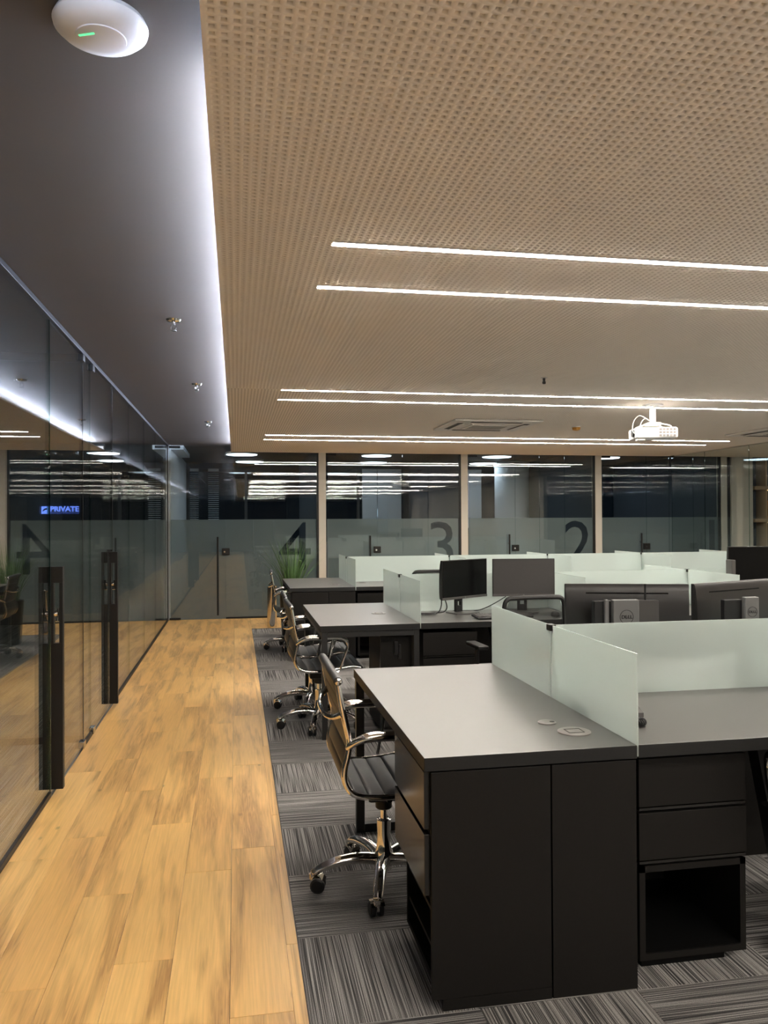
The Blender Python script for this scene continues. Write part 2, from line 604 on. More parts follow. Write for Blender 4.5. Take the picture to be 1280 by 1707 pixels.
plank_field(GX + 0.012, WX, 0.4, BY + 0.02)
plank_field(WX, 4.3, TRIM_Y + 0.02, BY + 0.02)
obj('plank_field', box(BM(), GX + 0.012, WX, YB, 0.4, -0.008, 0), 'oak_plank', fl)
obj('plank_field', box(BM(), 4.3, 6.9, TRIM_Y + 0.02, BY + 0.02, -0.008, 0), 'oak_plank', fl)
obj('transition_strip', box(BM(), WX - 0.004, 6.9, TRIM_Y, TRIM_Y + 0.02, -0.008, 0.003, 0.001), 'dark_profile', fl)
obj('transition_strip', box(BM(), WX - 0.003, WX + 0.001, YB, TRIM_Y, -0.008, 0.001), 'brown_skirting', fl)
# carpet tiles, laid quarter-turned
TS = 0.5
tile_meshes = []
for k in range(2):
    bm = BM(); box(bm, -TS / 2 + 0.0006, TS / 2 - 0.0006, -TS / 2 + 0.0006, TS / 2 - 0.0006, -0.008, 0.0, 0.001)
    me = bpy.data.meshes.new('carpet_tile'); bm.to_mesh(me); bm.free(); me.materials.append(M['grey_carpet'])
    tile_meshes.append(me)
for i in range(13):
    for j in range(20):
        o = bpy.data.objects.new('carpet_tile', tile_meshes[0])
        C.objects.link(o); o.parent = fl
        o.location = (WX + 0.001 + TS * (i + 0.5), 0.8 + TS * (j + 0.5), random.uniform(-0.0004, 0.0004))
        vert = (j - 3 + i) % 2 == 0
        o.rotation_euler = (0, 0, (0 if vert else PI / 2) + (PI if random.random() < 0.5 else 0))
obj('room_carpet', box(BM(), -4.5, GX - 0.02, YB, BY, -0.008, 0), 'grey_carpet', fl)
obj('room_carpet', box(BM(), -0.97, 9.7, BY + 0.02, ROOM_BACK, -0.008, 0), 'blue_carpet', fl)

# ------------------------------------------------------------------ ceilings
ce = struct('ceiling', box(BM(), -4.6, CX0 + 0.55, YB - 0.1, BY, HZ, HZ + 0.08), 'corridor_ceiling', 'dark painted corridor ceiling and dropped perforated board', 'ceiling')


def board(x0, x1, y0, y1):
    obj('perforated_board', box(BM(), x0, x1, y0, y1, CZ, CZ + 0.014), 'perforated_board_far', ce)


def perforated(x0, nx, y0, ny):
    s = 0.025; h = 0.0062; t = 0.0125
    gx = x0 + s * np.arange(nx + 1); gy = y0 + s * np.arange(ny + 1)
    X, Y = np.meshgrid(gx, gy, indexing='ij')
    corner = np.stack([X, Y, np.full_like(X, CZ)], -1).reshape(-1, 3)
    cxs = gx[:-1] + s / 2; cys = gy[:-1] + s / 2
    XX, YY = np.meshgrid(cxs, cys, indexing='ij')
    cells = np.stack([XX, YY], -1).reshape(-1, 2)
    o4 = np.array([(-h, -h), (h, -h), (h, h), (-h, h)])
    lo = np.concatenate([cells[:, None] + o4, np.full((len(cells), 4, 1), CZ)], -1).reshape(-1, 3)
    hi = lo.copy(); hi[:, 2] = CZ + t
    V = np.concatenate([corner, lo, hi])
    I, J = np.meshgrid(np.arange(nx), np.arange(ny), indexing='ij')
    c00 = (I * (ny + 1) + J).reshape(-1); c10 = c00 + ny + 1; c11 = c10 + 1; c01 = c00 + 1
    cc = np.stack([c00, c10, c11, c01], -1)
    nl = len(corner); nh = nl + len(lo)
    base = np.arange(len(cells)) * 4
    faces = []
    for k in range(4):
        k2 = (k + 1) % 4
        faces.append(np.stack([cc[:, k], nl + base + k, nl + base + k2, cc[:, k2]], -1))
        faces.append(np.stack([nl + base + k, nh + base + k, nh + base + k2, nl + base + k2], -1))
    Fc = np.concatenate(faces).astype(np.int32)
    me = bpy.data.meshes.new('perforated_board')
    me.vertices.add(len(V)); me.vertices.foreach_set('co', V.astype(np.float32).ravel())
    me.loops.add(Fc.size); me.loops.foreach_set('vertex_index', Fc.ravel())
    me.polygons.add(len(Fc)); me.polygons.foreach_set('loop_start', np.arange(0, Fc.size, 4, dtype=np.int32))
    me.update(calc_edges=True)
    obj('perforated_board', me, 'board_paint', ce, kind='stuff')


Y1, Y2, Y3 = 0.9, 3.4, 6.15
n1, n2 = 130, 214
EDGE = 0.008
perforated(CX0 + EDGE, n1, Y1, round((Y2 - Y1) / 0.025))
perforated(CX0 + EDGE, n2, Y2, round((Y3 - Y2) / 0.025))
xa, xb = CX0 + EDGE + n1 * 0.025, CX0 + EDGE + n2 * 0.025
obj('board_edge', box(BM(), CX0, CX0 + EDGE, Y1, Y3, CZ, CZ + 0.014), 'board_paint', ce)
board(CX0, CX1, YB, Y1)
board(xa, CX1, Y1, Y2)
board(xb, CX1, Y2, Y3)
board(CX0, CX1, Y3, BY - 0.12)
obj('felt_backing', box(BM(), CX0 + 0.012, xb, Y1, Y3, CZ + 0.0126, CZ + 0.0136), 'acoustic_felt', ce)
obj('ceiling_slab', box(BM(), CX0 + 0.40, CX1 + 0.1, YB, BY, CZ + 0.02, CZ + 0.09), 'corridor_ceiling', ce)
obj('ceiling_end_band', box(BM(), CX0, CX1, BY - 0.12, BY - 0.03, CZ, CZ + 0.06), 'board_paint', ce)
obj('right_room_ceiling', box(BM(), CX1 + 0.1, 9.8, 6.0, BY, CZ, CZ + 0.06), 'board_paint', ce)
obj('meeting_room_ceiling', box(BM(), -1.0, 9.8, BY, ROOM_BACK, HZ, HZ + 0.08), 'corridor_ceiling', ce)

# ------------------------------------------------------------------ walls around
struct('wall_rear', box(BM(), -4.6, 9.8, YB - 0.1, YB, 0, 2.6), 'dark_wall', 'dark wall behind the camera', 'wall')
struct('wall_far_left', box(BM(), -4.6, -4.5, YB, BY, 0, 2.6), 'dark_wall', 'dark wall inside the left offices', 'wall')
struct('wall_office_end', box(BM(), -4.6, GX - 0.06, BY - 0.05, BY + 0.05, 0, 2.6), 'dark_wall', 'dark end wall of the left office with the blue sign', 'wall')

# left glass partition ------------------------------------------------
wl = struct('wall_left', None, None, 'clear glass partition along the wooden corridor', 'wall')
GT = 0.010


def pane_y(parent, y0, y1, z0, z1, x=GX, name='pane', ang=0.0):
    g = 0.002
    o = obj(name, box(BM(), -GT / 2, GT / 2, -(y1 - y0) / 2 + g, (y1 - y0) / 2 - g, z0, z1), 'clear_glass', parent, (x, (y0 + y1) / 2, 0), (0, 0, math.radians(ang)))
    # polished edges catch the light
    o.data.materials.append(M['clear_glass_edge'])
    for p in o.data.polygons:
        if abs(p.normal.y) > 0.9:
            p.material_index = 1
    return o


def pane_x(parent, x0, x1, z0, z1, y=BY, name='pane', ang=0.0):
    g = 0.002
    o = obj(name, box(BM(), -(x1 - x0) / 2 + g, (x1 - x0) / 2 - g, -GT / 2, GT / 2, z0, z1), 'clear_glass', parent, ((x0 + x1) / 2, y, 0), (0, 0, math.radians(ang)))
    o.data.materials.append(M['clear_glass_edge'])
    for p in o.data.polygons:
        if abs(p.normal.x) > 0.9:
            p.material_index = 1
    return o


edges = [YB, -10.4, -9.2, -8.0, -6.7, -5.5, -4.4, -3.3, -2.2, -1.1, 0.0, 1.12, 2.24, 3.36, 4.485]
for a, b in zip(edges[:-1], edges[1:]):
    pane_y(wl, a, b, 0.02, HZ - 0.02, ang=random.uniform(-0.08, 0.08))
pane_y(wl, 5.426, 5.707, 0.02, HZ - 0.02)
for a, b, g in zip([6.667, 7.723, 8.955, 10.198], [7.723, 8.955, 10.198, 11.95], (0.10, -0.12, 0.08, -0.05)):
    pane_y(wl, a, b, 0.02, HZ - 0.02, ang=g)
obj('top_rail', box(BM(), GX - 0.02, GX + 0.02, YB, 11.97, HZ - 0.028, HZ, 0.002), 'dark_profile', wl)
for a, b in ((YB, 4.48), (5.43, 5.70), (6.67, 11.95)):
    obj('bottom_rail', box(BM(), GX - 0.014, GX + 0.014, a, b, 0, 0.028, 0.002), 'dark_profile', wl)
obj('end_post', box(BM(), GX - 0.012, GX + 0.012, 11.945, 11.975, 0, HZ), 'dark_profile', wl)


def pull_handle(parent, y, side):
    # tall black pull with a cut-out window and lock; one on each face of the glass
    for s in (1, -1):
        h = obj('pull_handle', BM_handle(s), 'dark_profile', parent, (GX, y, 0))
        if s == 1:
            lk = BM()
            lathe(lk, [(0.012, 0.0), (0.016, 0.004), (0.016, 0.022), (0.010, 0.030)], 16, 'x', (0.012, 0, 0.955))
            lathe(lk, [(0.006, 0.0), (0.006, 0.05)], 10, 'x', (0.012, 0, 0.915))
            tube(lk, [(0.035, 0, 0.915), (0.04, 0.0, 0.94), (0.04, 0, 0.985)], 0.008, 8, 4)
            obj('lock', lk, 'brushed_steel', h, smooth=True)


def BM_handle(s):
    b = BM()
    z0, za, zb, z1 = 0.03, 0.80, 1.12, 1.205
    dd = 0.066 if s > 0 else 0.036
    def bx(x0, x1, y0, y1, a, c):
        box(b, min(s * x0, s * x1), max(s * x0, s * x1), y0, y1, a, c, 0.001)
    bx(0.006, dd, -0.02, 0.02, z0, za)
    bx(0.006, dd, -0.02, 0.02, zb, z1)
    bx(0.006, 0.020, -0.02, 0.02, za, zb)
    bx(dd - 0.018, dd, -0.02, 0.02, za, zb)
    return b


def patch(parent, y, z0, z1, name='patch_fitting', mat='brushed_steel'):
    b = BM(); box(b, GX - 0.022, GX + 0.022, y - 0.035, y + 0.035, z0, z1, 0.004)
    obj(name, b, mat, parent)


for n, (a, b, piv, hy) in enumerate(((4.485, 5.426, 5.39, 4.525), (5.707, 6.667, 5.745, 6.53))):
    d = struct('door_%d' % (n + 1), None, None, ('nearer' if n == 0 else 'farther') + ' frameless glass door with tall black pull in the left partition', 'door')
    pane_y(d, a, b, 0.012, HZ - 0.03, name='door_leaf', ang=(0.06, -0.15)[n])
    pull_handle(d, hy, 1)
    patch(d, piv, 0.004, 0.05)
    patch(d, piv, HZ - 0.075, HZ - 0.03, mat='dark_profile')
    obj('edge_seal', box(BM(), GX - 0.008, GX + 0.008, (a if n == 0 else b) - 0.004, (a if n == 0 else b) + 0.004, 0.02, HZ - 0.03), 'clear_glass_edge' if n == 0 else 'dark_profile', d)
    if n == 0:
        obj('edge_seal', box(BM(), GX - 0.006, GX + 0.006, b - 0.003, b + 0.003, 0.05, HZ - 0.07), 'dark_profile', d)

# glass divider between the two left offices
wd = struct('wall_divider', None, None, 'glass divider between the two left offices', 'wall')
pane_x(wd, -4.5, -2.75, 0.03, HZ - 0.04, 5.57)
pane_x(wd, -2.75, GX - 0.01, 0.03, HZ - 0.04, 5.57)
obj('bottom_rail', box(BM(), -4.5, GX - 0.01, 5.54, 5.60, 0, 0.045), 'brown_skirting', wd)
obj('top_rail', box(BM(), -4.5, GX - 0.01, 5.54, 5.60, HZ - 0.05, HZ), 'brown_skirting', wd)

# ------------------------------------------------------------------ back facade and meeting rooms
wb = struct('wall_back', None, None, 'glass front of the meeting rooms with cream posts', 'wall')
FT = CZ            # facade top
rooms = [(-0.95, MULL[0] - 0.054), (MULL[0] + 0.054, MULL[1] - 0.054), (MULL[1] + 0.054, MULL[2] - 0.054), (MULL[2] + 0.054, MULL[3] - 0.06)]
splits = [(-0.145, 0.255, 0.55), (2.105, 2.50, 2.90), (4.30, 4.70, 5.12), (6.52, 6.92, 7.35)]
digits = '4321'
for n, ((x0, x1), sp, dg) in enumerate(zip(rooms, splits, digits)):
    top = HZ - 0.02 if n == 0 else FT - 0.005
    d = struct('door_%d' % (n + 3), None, None, 'glass door of meeting room %s with slim black bar handle' % dg, 'door')
    pane_x(d, x0 + (0.03 if n else 0.0), sp[0], 0.012, top, name='door_leaf', ang=random.uniform(-0.18, 0.18))
    hx = sp[0] - 0.115
    h = BM()
    tube(h, [(hx, BY - 0.055, 0.06), (hx, BY - 0.055, 1.20)], 0.0135, 10)
    for z in (0.22, 1.06):
        tube(h, [(hx, BY - 0.055, z), (hx, BY, z)], 0.008, 8)
    obj('bar_handle', h, 'dark_profile', d)
    lk = BM(); box(lk, sp[0] - 0.055, sp[0] + 0.055, BY - 0.025, BY + 0.025, 0.935, 1.035, 0.008)
    lo = obj('lock_box', lk, 'dark_profile', d)
    obj('lock_cylinder', lathe(BM(), [(0.013, 0), (0.013, -0.012)], 12, 'y', (sp[0] - 0.02, BY - 0.025, 0.98)), 'brushed_steel', lo)
    hb = BM(); box(hb, x0 + 0.002, x0 + 0.16, BY - 0.018, BY + 0.018, 0.004, 0.03, 0.004)
    obj('patch_fitting', hb, 'dark_profile', d)
    hb = BM(); box(hb, x0 + 0.002, x0 + 0.16, BY - 0.018, BY + 0.018, top - 0.03, top + 0.004, 0.004)
    obj('patch_fitting', hb, 'dark_profile', d)
    xs = [sp[0], sp[1], sp[2], x1]
    for a, b in zip(xs[:-1], xs[1:]):
        tp = top if b < 0.0 else FT - 0.005
        pane_x(wb, a, b, 0.02, tp, ang=random.uniform(-0.2, 0.2))
    obj('bottom_rail', box(BM(), sp[0], x1, BY - 0.014, BY + 0.014, 0, 0.024), 'dark_profile', wb)
    obj('frame_strip', box(BM(), x1 - 0.03, x1, BY - 0.02, BY + 0.02, 0, FT), 'dark_profile', wb)
    # frosted film on the inside of the glass, the room number cut out of it
    fz1 = 1.452
    film = obj('film', box(BM(), x0 + 0.02, x1 - 0.035, BY + 0.014, BY + 0.0165, 0.0, fz1), 'frosted_film', wb)
    tm = text_mesh(dg, 1.03, 0.05, 'RIGHT')
    tm.transform(Matrix.Rotation(PI / 2, 4, 'X'))
    cut = bpy.data.objects.new('cutter', tm); C.objects.link(cut)
    xr = {'4': 1.10, '3': 3.30, '2': 5.57, '1': 7.74}[dg]
    vx = max(v.co.x for v in tm.vertices); vz = max(v.co.z for v in tm.vertices)
    cut.location = (xr - vx, BY + 0.015, 1.405 - vz)
    md = film.modifiers.new('cut', 'BOOLEAN'); md.object = cut; md.operation = 'DIFFERENCE'; md.solver = 'EXACT'
    dgp = bpy.context.evaluated_depsgraph_get()
    me2 = bpy.data.meshes.new_from_object(film.evaluated_get(dgp))
    film.modifiers.clear(); film.data = me2
    if not me2.materials:
        me2.materials.append(M['frosted_film'])
    bpy.data.objects.remove(cut)
# cream posts = ends of the dividing walls
for n, x in enumerate(MULL):
    obj('post', box(BM(), x - 0.054, x + 0.054, BY - 0.03, BY + 0.10, 0, FT, 0.002), 'cream_paint', wb)
obj('head_rail', box(BM(), CX0, MULL[3] + 0.05, BY - 0.025, BY + 0.02, FT - 0.006, HZ), 'dark_profile', wb)
for n, x in enumerate(MULL):
    struct('wall_room_%d' % (n + 1), box(BM(), x - 0.05, x + 0.05, BY + 0.10, ROOM_BACK, 0, HZ), 'room_wall', 'grey dividing wall between meeting rooms', 'wall')
# room 4 left wall with skirting and a white bulkhead
w4 = struct('wall_room_left', box(BM(), GX - 0.10, GX + 0.04, BY + 0.05, ROOM_BACK, 0, HZ), 'white_paint', 'pale left wall of the leftmost meeting room', 'wall')
obj('skirting', box(BM(), GX + 0.04, GX + 0.055, BY + 0.05, ROOM_BACK, 0, 0.13), 'brown_skirting', w4)
obj('bulkhead', box(BM(), GX + 0.04, GX + 0.22, BY + 0.10, BY + 1.7, HZ - 0.06, HZ), 'white_paint', w4)
# rear wall of the rooms with windows
wr = struct('wall_room_back', None, None, 'rear wall of the meeting rooms with dark night windows', 'wall')
obj('sill_wall', box(BM(), -1.0, 9.8, ROOM_BACK, ROOM_BACK + 0.12, 0, 0.95), 'room_wall', wr)
obj('head_wall', box(BM(), -1.0, 9.8, ROOM_BACK, ROOM_BACK + 0.12, 2.42, HZ + 0.08), 'room_wall', wr)
obj('skirting', box(BM(), -0.93, 9.7, ROOM_BACK - 0.015, ROOM_BACK, 0, 0.13), 'brown_skirting', wr)
wx = -0.93
k = 0
while wx < 9.6:
    xe = wx + 1.1
    w = struct('window_%d' % (k + 1), None, None, 'dark night window in the rear wall of the meeting rooms', 'window')
    b = BM()
    box(b, wx, wx + 0.05, ROOM_BACK - 0.01, ROOM_BACK + 0.08, 0.95, 2.42)
    box(b, wx + 0.05, xe, ROOM_BACK - 0.01, ROOM_BACK + 0.08, 0.95, 1.0)
    box(b, wx + 0.05, xe, ROOM_BACK - 0.01, ROOM_BACK + 0.08, 2.37, 2.42)
    obj('window_frame', b, 'window_frame_paint', w)
    pane_x(w, wx + 0.05, xe, 1.0, 2.37, ROOM_BACK + 0.04)
    wx = xe; k += 1
# roller blinds, hanging part-way down
rb_list = [(2.62, 0.30, 1.33, 'narrow pale roller blind beside the wide one, in meeting room 3'), (3.02, 0.48, 1.20, 'pale roller blind behind the number 3'),
           (4.62, 0.62, 1.27, 'pale roller blind on the left in meeting room 2'), (5.52, 0.0, 1.2, ''),
           (7.05, 0.55, 1.25, 'pale roller blind behind the glass of meeting room 1')]
for x, w, zb, lab in rb_list:
    if not w:
        continue
    t = thing('roller_blind', lab, 'blind', (x, ROOM_BACK - 0.026, zb), group='roller blinds in the meeting rooms')
    obj('fabric', box(BM(), -w / 2, w / 2, -0.0015, 0.0015, 0, 2.40 - zb), 'blind_fabric', t)
    obj('hem_bar', box(BM(), -w / 2, w / 2, -0.006, 0.006, -0.012, 0.012, 0.003), 'white_plastic', t)
    obj('roller', lathe(BM(), [(0.025, -w / 2), (0.025, w / 2)], 14, 'x', (0, 0.0, 2.42 - zb)), 'white_plastic', t, smooth=True)
# white round column in room 2
t = thing('round_column', 'wide pale column standing in meeting room 2', 'column', (5.27, 14.9, 0))
obj('shaft', lathe(BM(), [(0.33, 0), (0.33, 2.50)], 40), 'white_paint', t, smooth=True)
obj('collar', lathe(BM(), [(0.345, 2.44), (0.345, 2.535)], 40), 'white_paint', t, smooth=True)
# slatted blinds of room 4
for bx0, wd_, lab in ((-0.86, 0.16, 'narrow slatted blind nearest the pale wall in meeting room 4'), (-0.52, 0.20, 'narrow slatted blind to the right of its twin in meeting room 4')):
    t = thing('slatted_blind', lab, 'blind', (bx0, ROOM_BACK - 0.0205, 1.02), group='slatted blinds in meeting room 4')
    sl = BM(); box(sl, 0, wd_, -0.012, 0.012, -0.0015, 0.0015, rot=Matrix.Rotation(0.5, 4, 'X'))
    sme = bpy.data.meshes.new('slat'); sl.to_mesh(sme); sl.free(); sme.materials.append(M['slat_grey'])
    for q in range(34):
        o = bpy.data.objects.new('slat', sme); C.objects.link(o); o.parent = t; o.location = (0, 0, q * 0.04)
    obj('head_rail', box(BM(), 0, wd_, -0.02, 0.02, 1.36, 1.41), 'slat_grey', t)
# street lamps outside the windows
for i, (x, y, z, r) in enumerate(((4.0, 22.0, 1.62, 0.17), (4.55, 23.0, 1.40, 0.17), (6.2, 22.0, 1.52, 0.17), (6.75, 23.0, 1.35, 0.18))):
    t = thing('street_lamp', ('leftmost', 'second from left', 'second from right', 'rightmost')[i] + ' pale glowing globe lamp outside the meeting room window', 'lamp', (x, y, -0.12), group='globe lamps outside')
    obj('globe', lathe(BM(), [(0.02, -r)] + [(r * math.cos(a), r * math.sin(a)) for a in [(-1.3 + 2.6 * q / 10) for q in range(11)]] + [(0.02, r)], 18, 'z', (0, 0, z + 0.12)), 'street_lamp', t, smooth=True)
    obj('post', lathe(BM(), [(0.05, 0.0), (0.03, z + 0.12 - r)], 10), 'dark_profile', t)
# round lights in the rooms
for n, (x0, x1) in enumerate(rooms):
    for q, yy in enumerate((13.25, 14.9)):
        t = thing('round_ceiling_light', ('front' if q == 0 else 'back') + ' round cool ceiling light in the ' + ('leftmost meeting room, by the grass plant', 'meeting room second from the left', 'meeting room second from the right', 'rightmost meeting room')[n], 'ceiling light', (((0.10, 2.32, 4.42, 6.42)[n] if q == 0 else (0.25, 2.55, 4.70, 6.85)[n]), yy, HZ - 0.035), group='round lights of the meeting rooms')
        obj('housing', lathe(BM(), [(0.255, 0.0), (0.26, 0.035)], 32), 'white_plastic', t, smooth=True)
        obj('diffuser', lathe(BM(), [(0.245, -0.006), (0.245, 0.002)], 32), 'disc_light', t, smooth=True)

# right glass partition -----------------------------------------------
wrt = struct('wall_right', None, None, 'glass partition at the right end of the office', 'wall')
for a, b in zip([6.7, 7.8, 8.86, 9.94, 11.0], [7.8, 8.86, 9.94, 11.0, 11.93]):
    pane_y(wrt, a, b, 0.02, CZ - 0.004, x=CX1 + 0.03, ang=random.uniform(-0.1, 0.1))
obj('solid_part', box(BM(), CX1 + 0.01, CX1 + 0.10, YB, 6.7, 0, CZ), 'cream_paint', wrt)
obj('bottom_rail', box(BM(), CX1 + 0.015, CX1 + 0.045, 6.7, 11.95, 0, 0.024), 'dark_profile', wrt)
wc = struct('wall_cream', box(BM(), 8.03, 8.42, BY - 0.02, BY + 0.08, 0, CZ), 'cream_paint', 'cream wall strip right of the meeting rooms', 'wall')
obj('door_reveal', box(BM(), 7.945, 8.03, BY + 0.02, BY + 0.08, 0, CZ), 'dark_profile', wc)
struct('wall_recess', box(BM(), 8.42, 9.8, BY + 0.25, BY + 0.33, 0, CZ), 'room_wall', 'grey wall behind the shelving on the right', 'wall')
struct('wall_far_right', box(BM(), 9.75, 9.85, 6.0, ROOM_BACK, 0, 2.6), 'room_wall', 'grey side wall beyond the right partition', 'wall')
t = thing('wall_shelf_unit', 'wooden shelves with warm light at the far right wall', 'shelf', (8.46, BY - 0.02, 0))
obj('upright', box(BM(), 0.20, 0.225, 0, 0.26, 0.0, CZ - 0.02), 'oak_shelf', t)
for z in (0.45, 0.90, 1.36, 1.90):
    sh = obj('shelf', box(BM(), 0.0, 1.2, 0, 0.26, z, z + 0.06, 0.003), 'oak_shelf', t)
    obj('light_strip', box(BM(), 0.26, 1.15, 0.12, 0.15, z - 0.008, z), 'shelf_light', sh)
for i, (x, z, h, m, lab) in enumerate(((8.74, 1.42, 0.30, 'book_orange', 'orange book standing on the lit shelf at far right'), (8.80, 1.42, 0.26, 'book_cream', 'cream book beside the orange one on the lit shelf'))):
    b = BM(); box(b, 0, 0.04, 0, 0.18, 0, h, 0.003)
    tag(obj('book', b, m, None, (x, BY + 0.02, z)), lab, 'book')
t = thing('linear_ceiling_light', 'short light strip beyond the right glass partition', 'ceiling light', (7.3, 9.2, CZ - 0.004))
obj('diffuser', box(BM(), 0, 2.0, -0.015, 0.015, 0, 0.004), 'strip_light', t)

# ------------------------------------------------------------------ linear ceiling lights
x0, x1 = 0.345, 6.32
pairs = [(2.86, 3.40, 'nearest in view'), (6.16, 6.66, 'in the middle of the ceiling'), (9.48, 10.02, 'farthest back'), (-0.44, 0.10, 'above the camera'), (-3.74, -3.20, 'behind the camera'), (-7.0, -6.46, 'at the rear wall')]
for ya, yb, wh in pairs:
    for q, y in enumerate((ya, yb)):
        t = thing('linear_ceiling_light', ('front' if q == 0 else 'back') + ' strip of the long warm ceiling light pair ' + wh, 'ceiling light', (x0, y, CZ), group='long ceiling strip lights')
        b = BM()
        box(b, -0.004, x1 - x0 + 0.004, -0.020, -0.0155, -0.004, 0.012)
        box(b, -0.004, x1 - x0 + 0.004, 0.0155, 0.020, -0.004, 0.012)
        box(b, -0.004, 0.0, -0.0155, 0.0155, -0.004, 0.012)
        box(b, x1 - x0, x1 - x0 + 0.004, -0.0155, 0.0155, -0.004, 0.012)
        obj('trim', b, 'white_plastic', t)
        obj('diffuser', box(BM(), 0, x1 - x0, -0.0155, 0.0155, -0.0052, 0.011), 'strip_light', t)

# cool LED tape hidden on top of the dropped ceiling's edge
seg = [(-12.5, -4.6), (-4.5, -1.6), (-1.5, 1.25), (1.95, 4.6), (4.66, 7.3), (7.36, 9.8), (9.86, 11.7)]
t = thing('cove_light', 'cool white LED tape glowing along the edge of the dropped ceiling', 'LED strip', (CX0 + 0.03, 0, CZ + 0.014))
for a, b in seg:
    bb = BM(); box(bb, -0.001, 0.001, a, b, -0.006, 0.006, rot=Matrix.Rotation(math.radians(8), 4, 'Y'))
    obj('led_tape', bb, 'cove_light', t, (0.075, 0, 0.012))
obj('lip', box(BM(), -0.002, 0.10, YB, BY - 0.12, 0.0, 0.002), 'white_plastic', t)

# ------------------------------------------------------------------ ceiling devices
t = thing('wireless_access_point', 'round white access point with green light on the dark corridor ceiling', 'access point', (-0.285, 1.825, HZ - 0.034))
obj('body', lathe(BM(), [(0.02, -0.008), (0.055, -0.006), (0.085, 0.002), (0.098, 0.014), (0.100, 0.022), (0.094, 0.034)], 48), 'white_plastic', t, smooth=True)
obj('cap', lathe(BM(), [(0.045, -0.0098), (0.053, -0.0085), (0.055, -0.004)], 40), 'white_plastic', t, smooth=True)
b = BM(); box(b, -0.018, 0.018, -0.0022, 0.0022, -0.0115, -0.009, rot=Matrix.Rotation(math.radians(-22), 4, 'Z'))
obj('status_light', b, 'led_green', t, (-0.027, -0.018, 0))
for i, (x, y) in enumerate(((-0.33, 4.50), (-0.305, 6.60), (-0.30, 9.13))):
    t = thing('sprinkler', ('nearest', 'middle', 'farthest')[i] + ' chrome sprinkler head on the dark corridor ceiling', 'sprinkler', (x, y, HZ), group='corridor sprinklers')
    obj('escutcheon', lathe(BM(), [(0.012, -0.014), (0.034, -0.010), (0.040, 0.0)], 24), 'chrome', t, smooth=True)
    b = BM()
    lathe(b, [(0.010, -0.030), (0.010, -0.012)], 12)
    tube(b, [(-0.010, 0, -0.028), (-0.013, 0, -0.045), (0, 0, -0.060)], 0.003, 6, 3)
    tube(b, [(0.010, 0, -0.028), (0.013, 0, -0.045), (0, 0, -0.060)], 0.003, 6, 3)
    obj('nozzle', b, 'chrome', t, smooth=True)
    obj('deflector', lathe(BM(), [(0.017, -0.062), (0.017, -0.059)], 16), 'chrome', t)
t = thing('sprinkler', 'small grey sprinkler head on the perforated ceiling', 'sprinkler', (2.14, 5.36, CZ))
obj('nozzle', lathe(BM(), [(0.011, -0.045), (0.013, -0.03), (0.008, -0.028), (0.010, 0.0)], 14), 'vent_grey', t, smooth=True)
obj('escutcheon', lathe(BM(), [(0.022, -0.005), (0.024, 0.0)], 18), 'warm_white_plastic', t)
t = thing('smoke_detector', 'small amber and white detector on the ceiling near the projector', 'detector', (3.63, 8.18, CZ))
obj('base', lathe(BM(), [(0.050, -0.012), (0.055, 0.0)], 24), 'warm_white_plastic', t, smooth=True)
obj('head', lathe(BM(), [(0.02, -0.045), (0.040, -0.038), (0.046, -0.012)], 24), 'amber_plastic', t, smooth=True)


def cassette(x, y, lab):
    t = thing('air_conditioner', lab, 'air conditioner', (x, y, CZ), group='ceiling cassettes')
    s = 0.46
    b = BM(); box(b, -s, s, -s, s, -0.022, 0.0, 0.008)
    obj('panel', b, 'warm_white_plastic', t)
    b = BM(); box(b, -0.22, 0.22, -0.22, 0.22, -0.034, -0.020, 0.006)
    g = obj('intake_grille', b, 'warm_white_plastic', t)
    sl = BM(); box(sl, -0.19, 0.19, -0.003, 0.003, -0.0365, -0.033)
    sme = bpy.data.meshes.new('slot'); sl.to_mesh(sme); sl.free(); sme.materials.append(M['vent_grey'])
    for q in range(5):
        o = bpy.data.objects.new('slot', sme); C.objects.link(o); o.parent = g; o.location = (0, -0.12 + q * 0.06, 0)
    for a in range(4):
        b = BM(); box(b, -0.27, 0.27, 0.325, 0.385, -0.0245, -0.0215)
        f = obj('air_outlet', b, 'vent_grey', t, rot=(0, 0, a * PI / 2))
        b = BM(); box(b, -0.26, 0.26, 0.315, 0.35, -0.036, -0.0315, rot=None)
        obj('louvre', b, 'warm_white_plastic', f)
    return t


cassette(2.60, 8.14, 'square white ceiling air conditioner left of the projector')
cassette(6.25, 8.30, 'square white ceiling air conditioner at the right edge')

# projector -------------------------------------------------------------
t = thing('projector', 'white projector hanging from the ceiling on a short pole', 'projector', (3.60, 6.50, CZ), math.radians(-12))
obj('mount_plate', lathe(BM(), [(0.085, -0.012), (0.09, 0.0)], 28), 'white_plastic', t, smooth=True)
obj('pole', lathe(BM(), [(0.026, -0.16), (0.026, -0.01)], 18), 'white_plastic', t, smooth=True)
b = BM(); box(b, -0.06, 0.06, -0.05, 0.05, -0.185, -0.16, 0.006)
for sx in (-1, 1):
    for sy in (-1, 1):
        tube(b, [(sx * 0.05, sy * 0.04, -0.17), (sx * 0.12, sy * 0.09, -0.195), (sx * 0.13, sy * 0.10, -0.215)], 0.006, 6, 3)
obj('bracket', b, 'white_plastic', t)
b = BM(); box(b, -0.18, 0.18, -0.13, 0.13, -0.305, -0.21, 0.018)
body = obj('body', b, 'white_plastic', t, smooth=True)
b = BM()
for q in range(5):
    for w in range(3):
        box(b, 0.015 + q * 0.030, 0.037 + q * 0.030, -0.1325, -0.1295, -0.292 + w * 0.026, -0.274 + w * 0.026)
obj('vent_grid', b, 'grommet_grey', body)
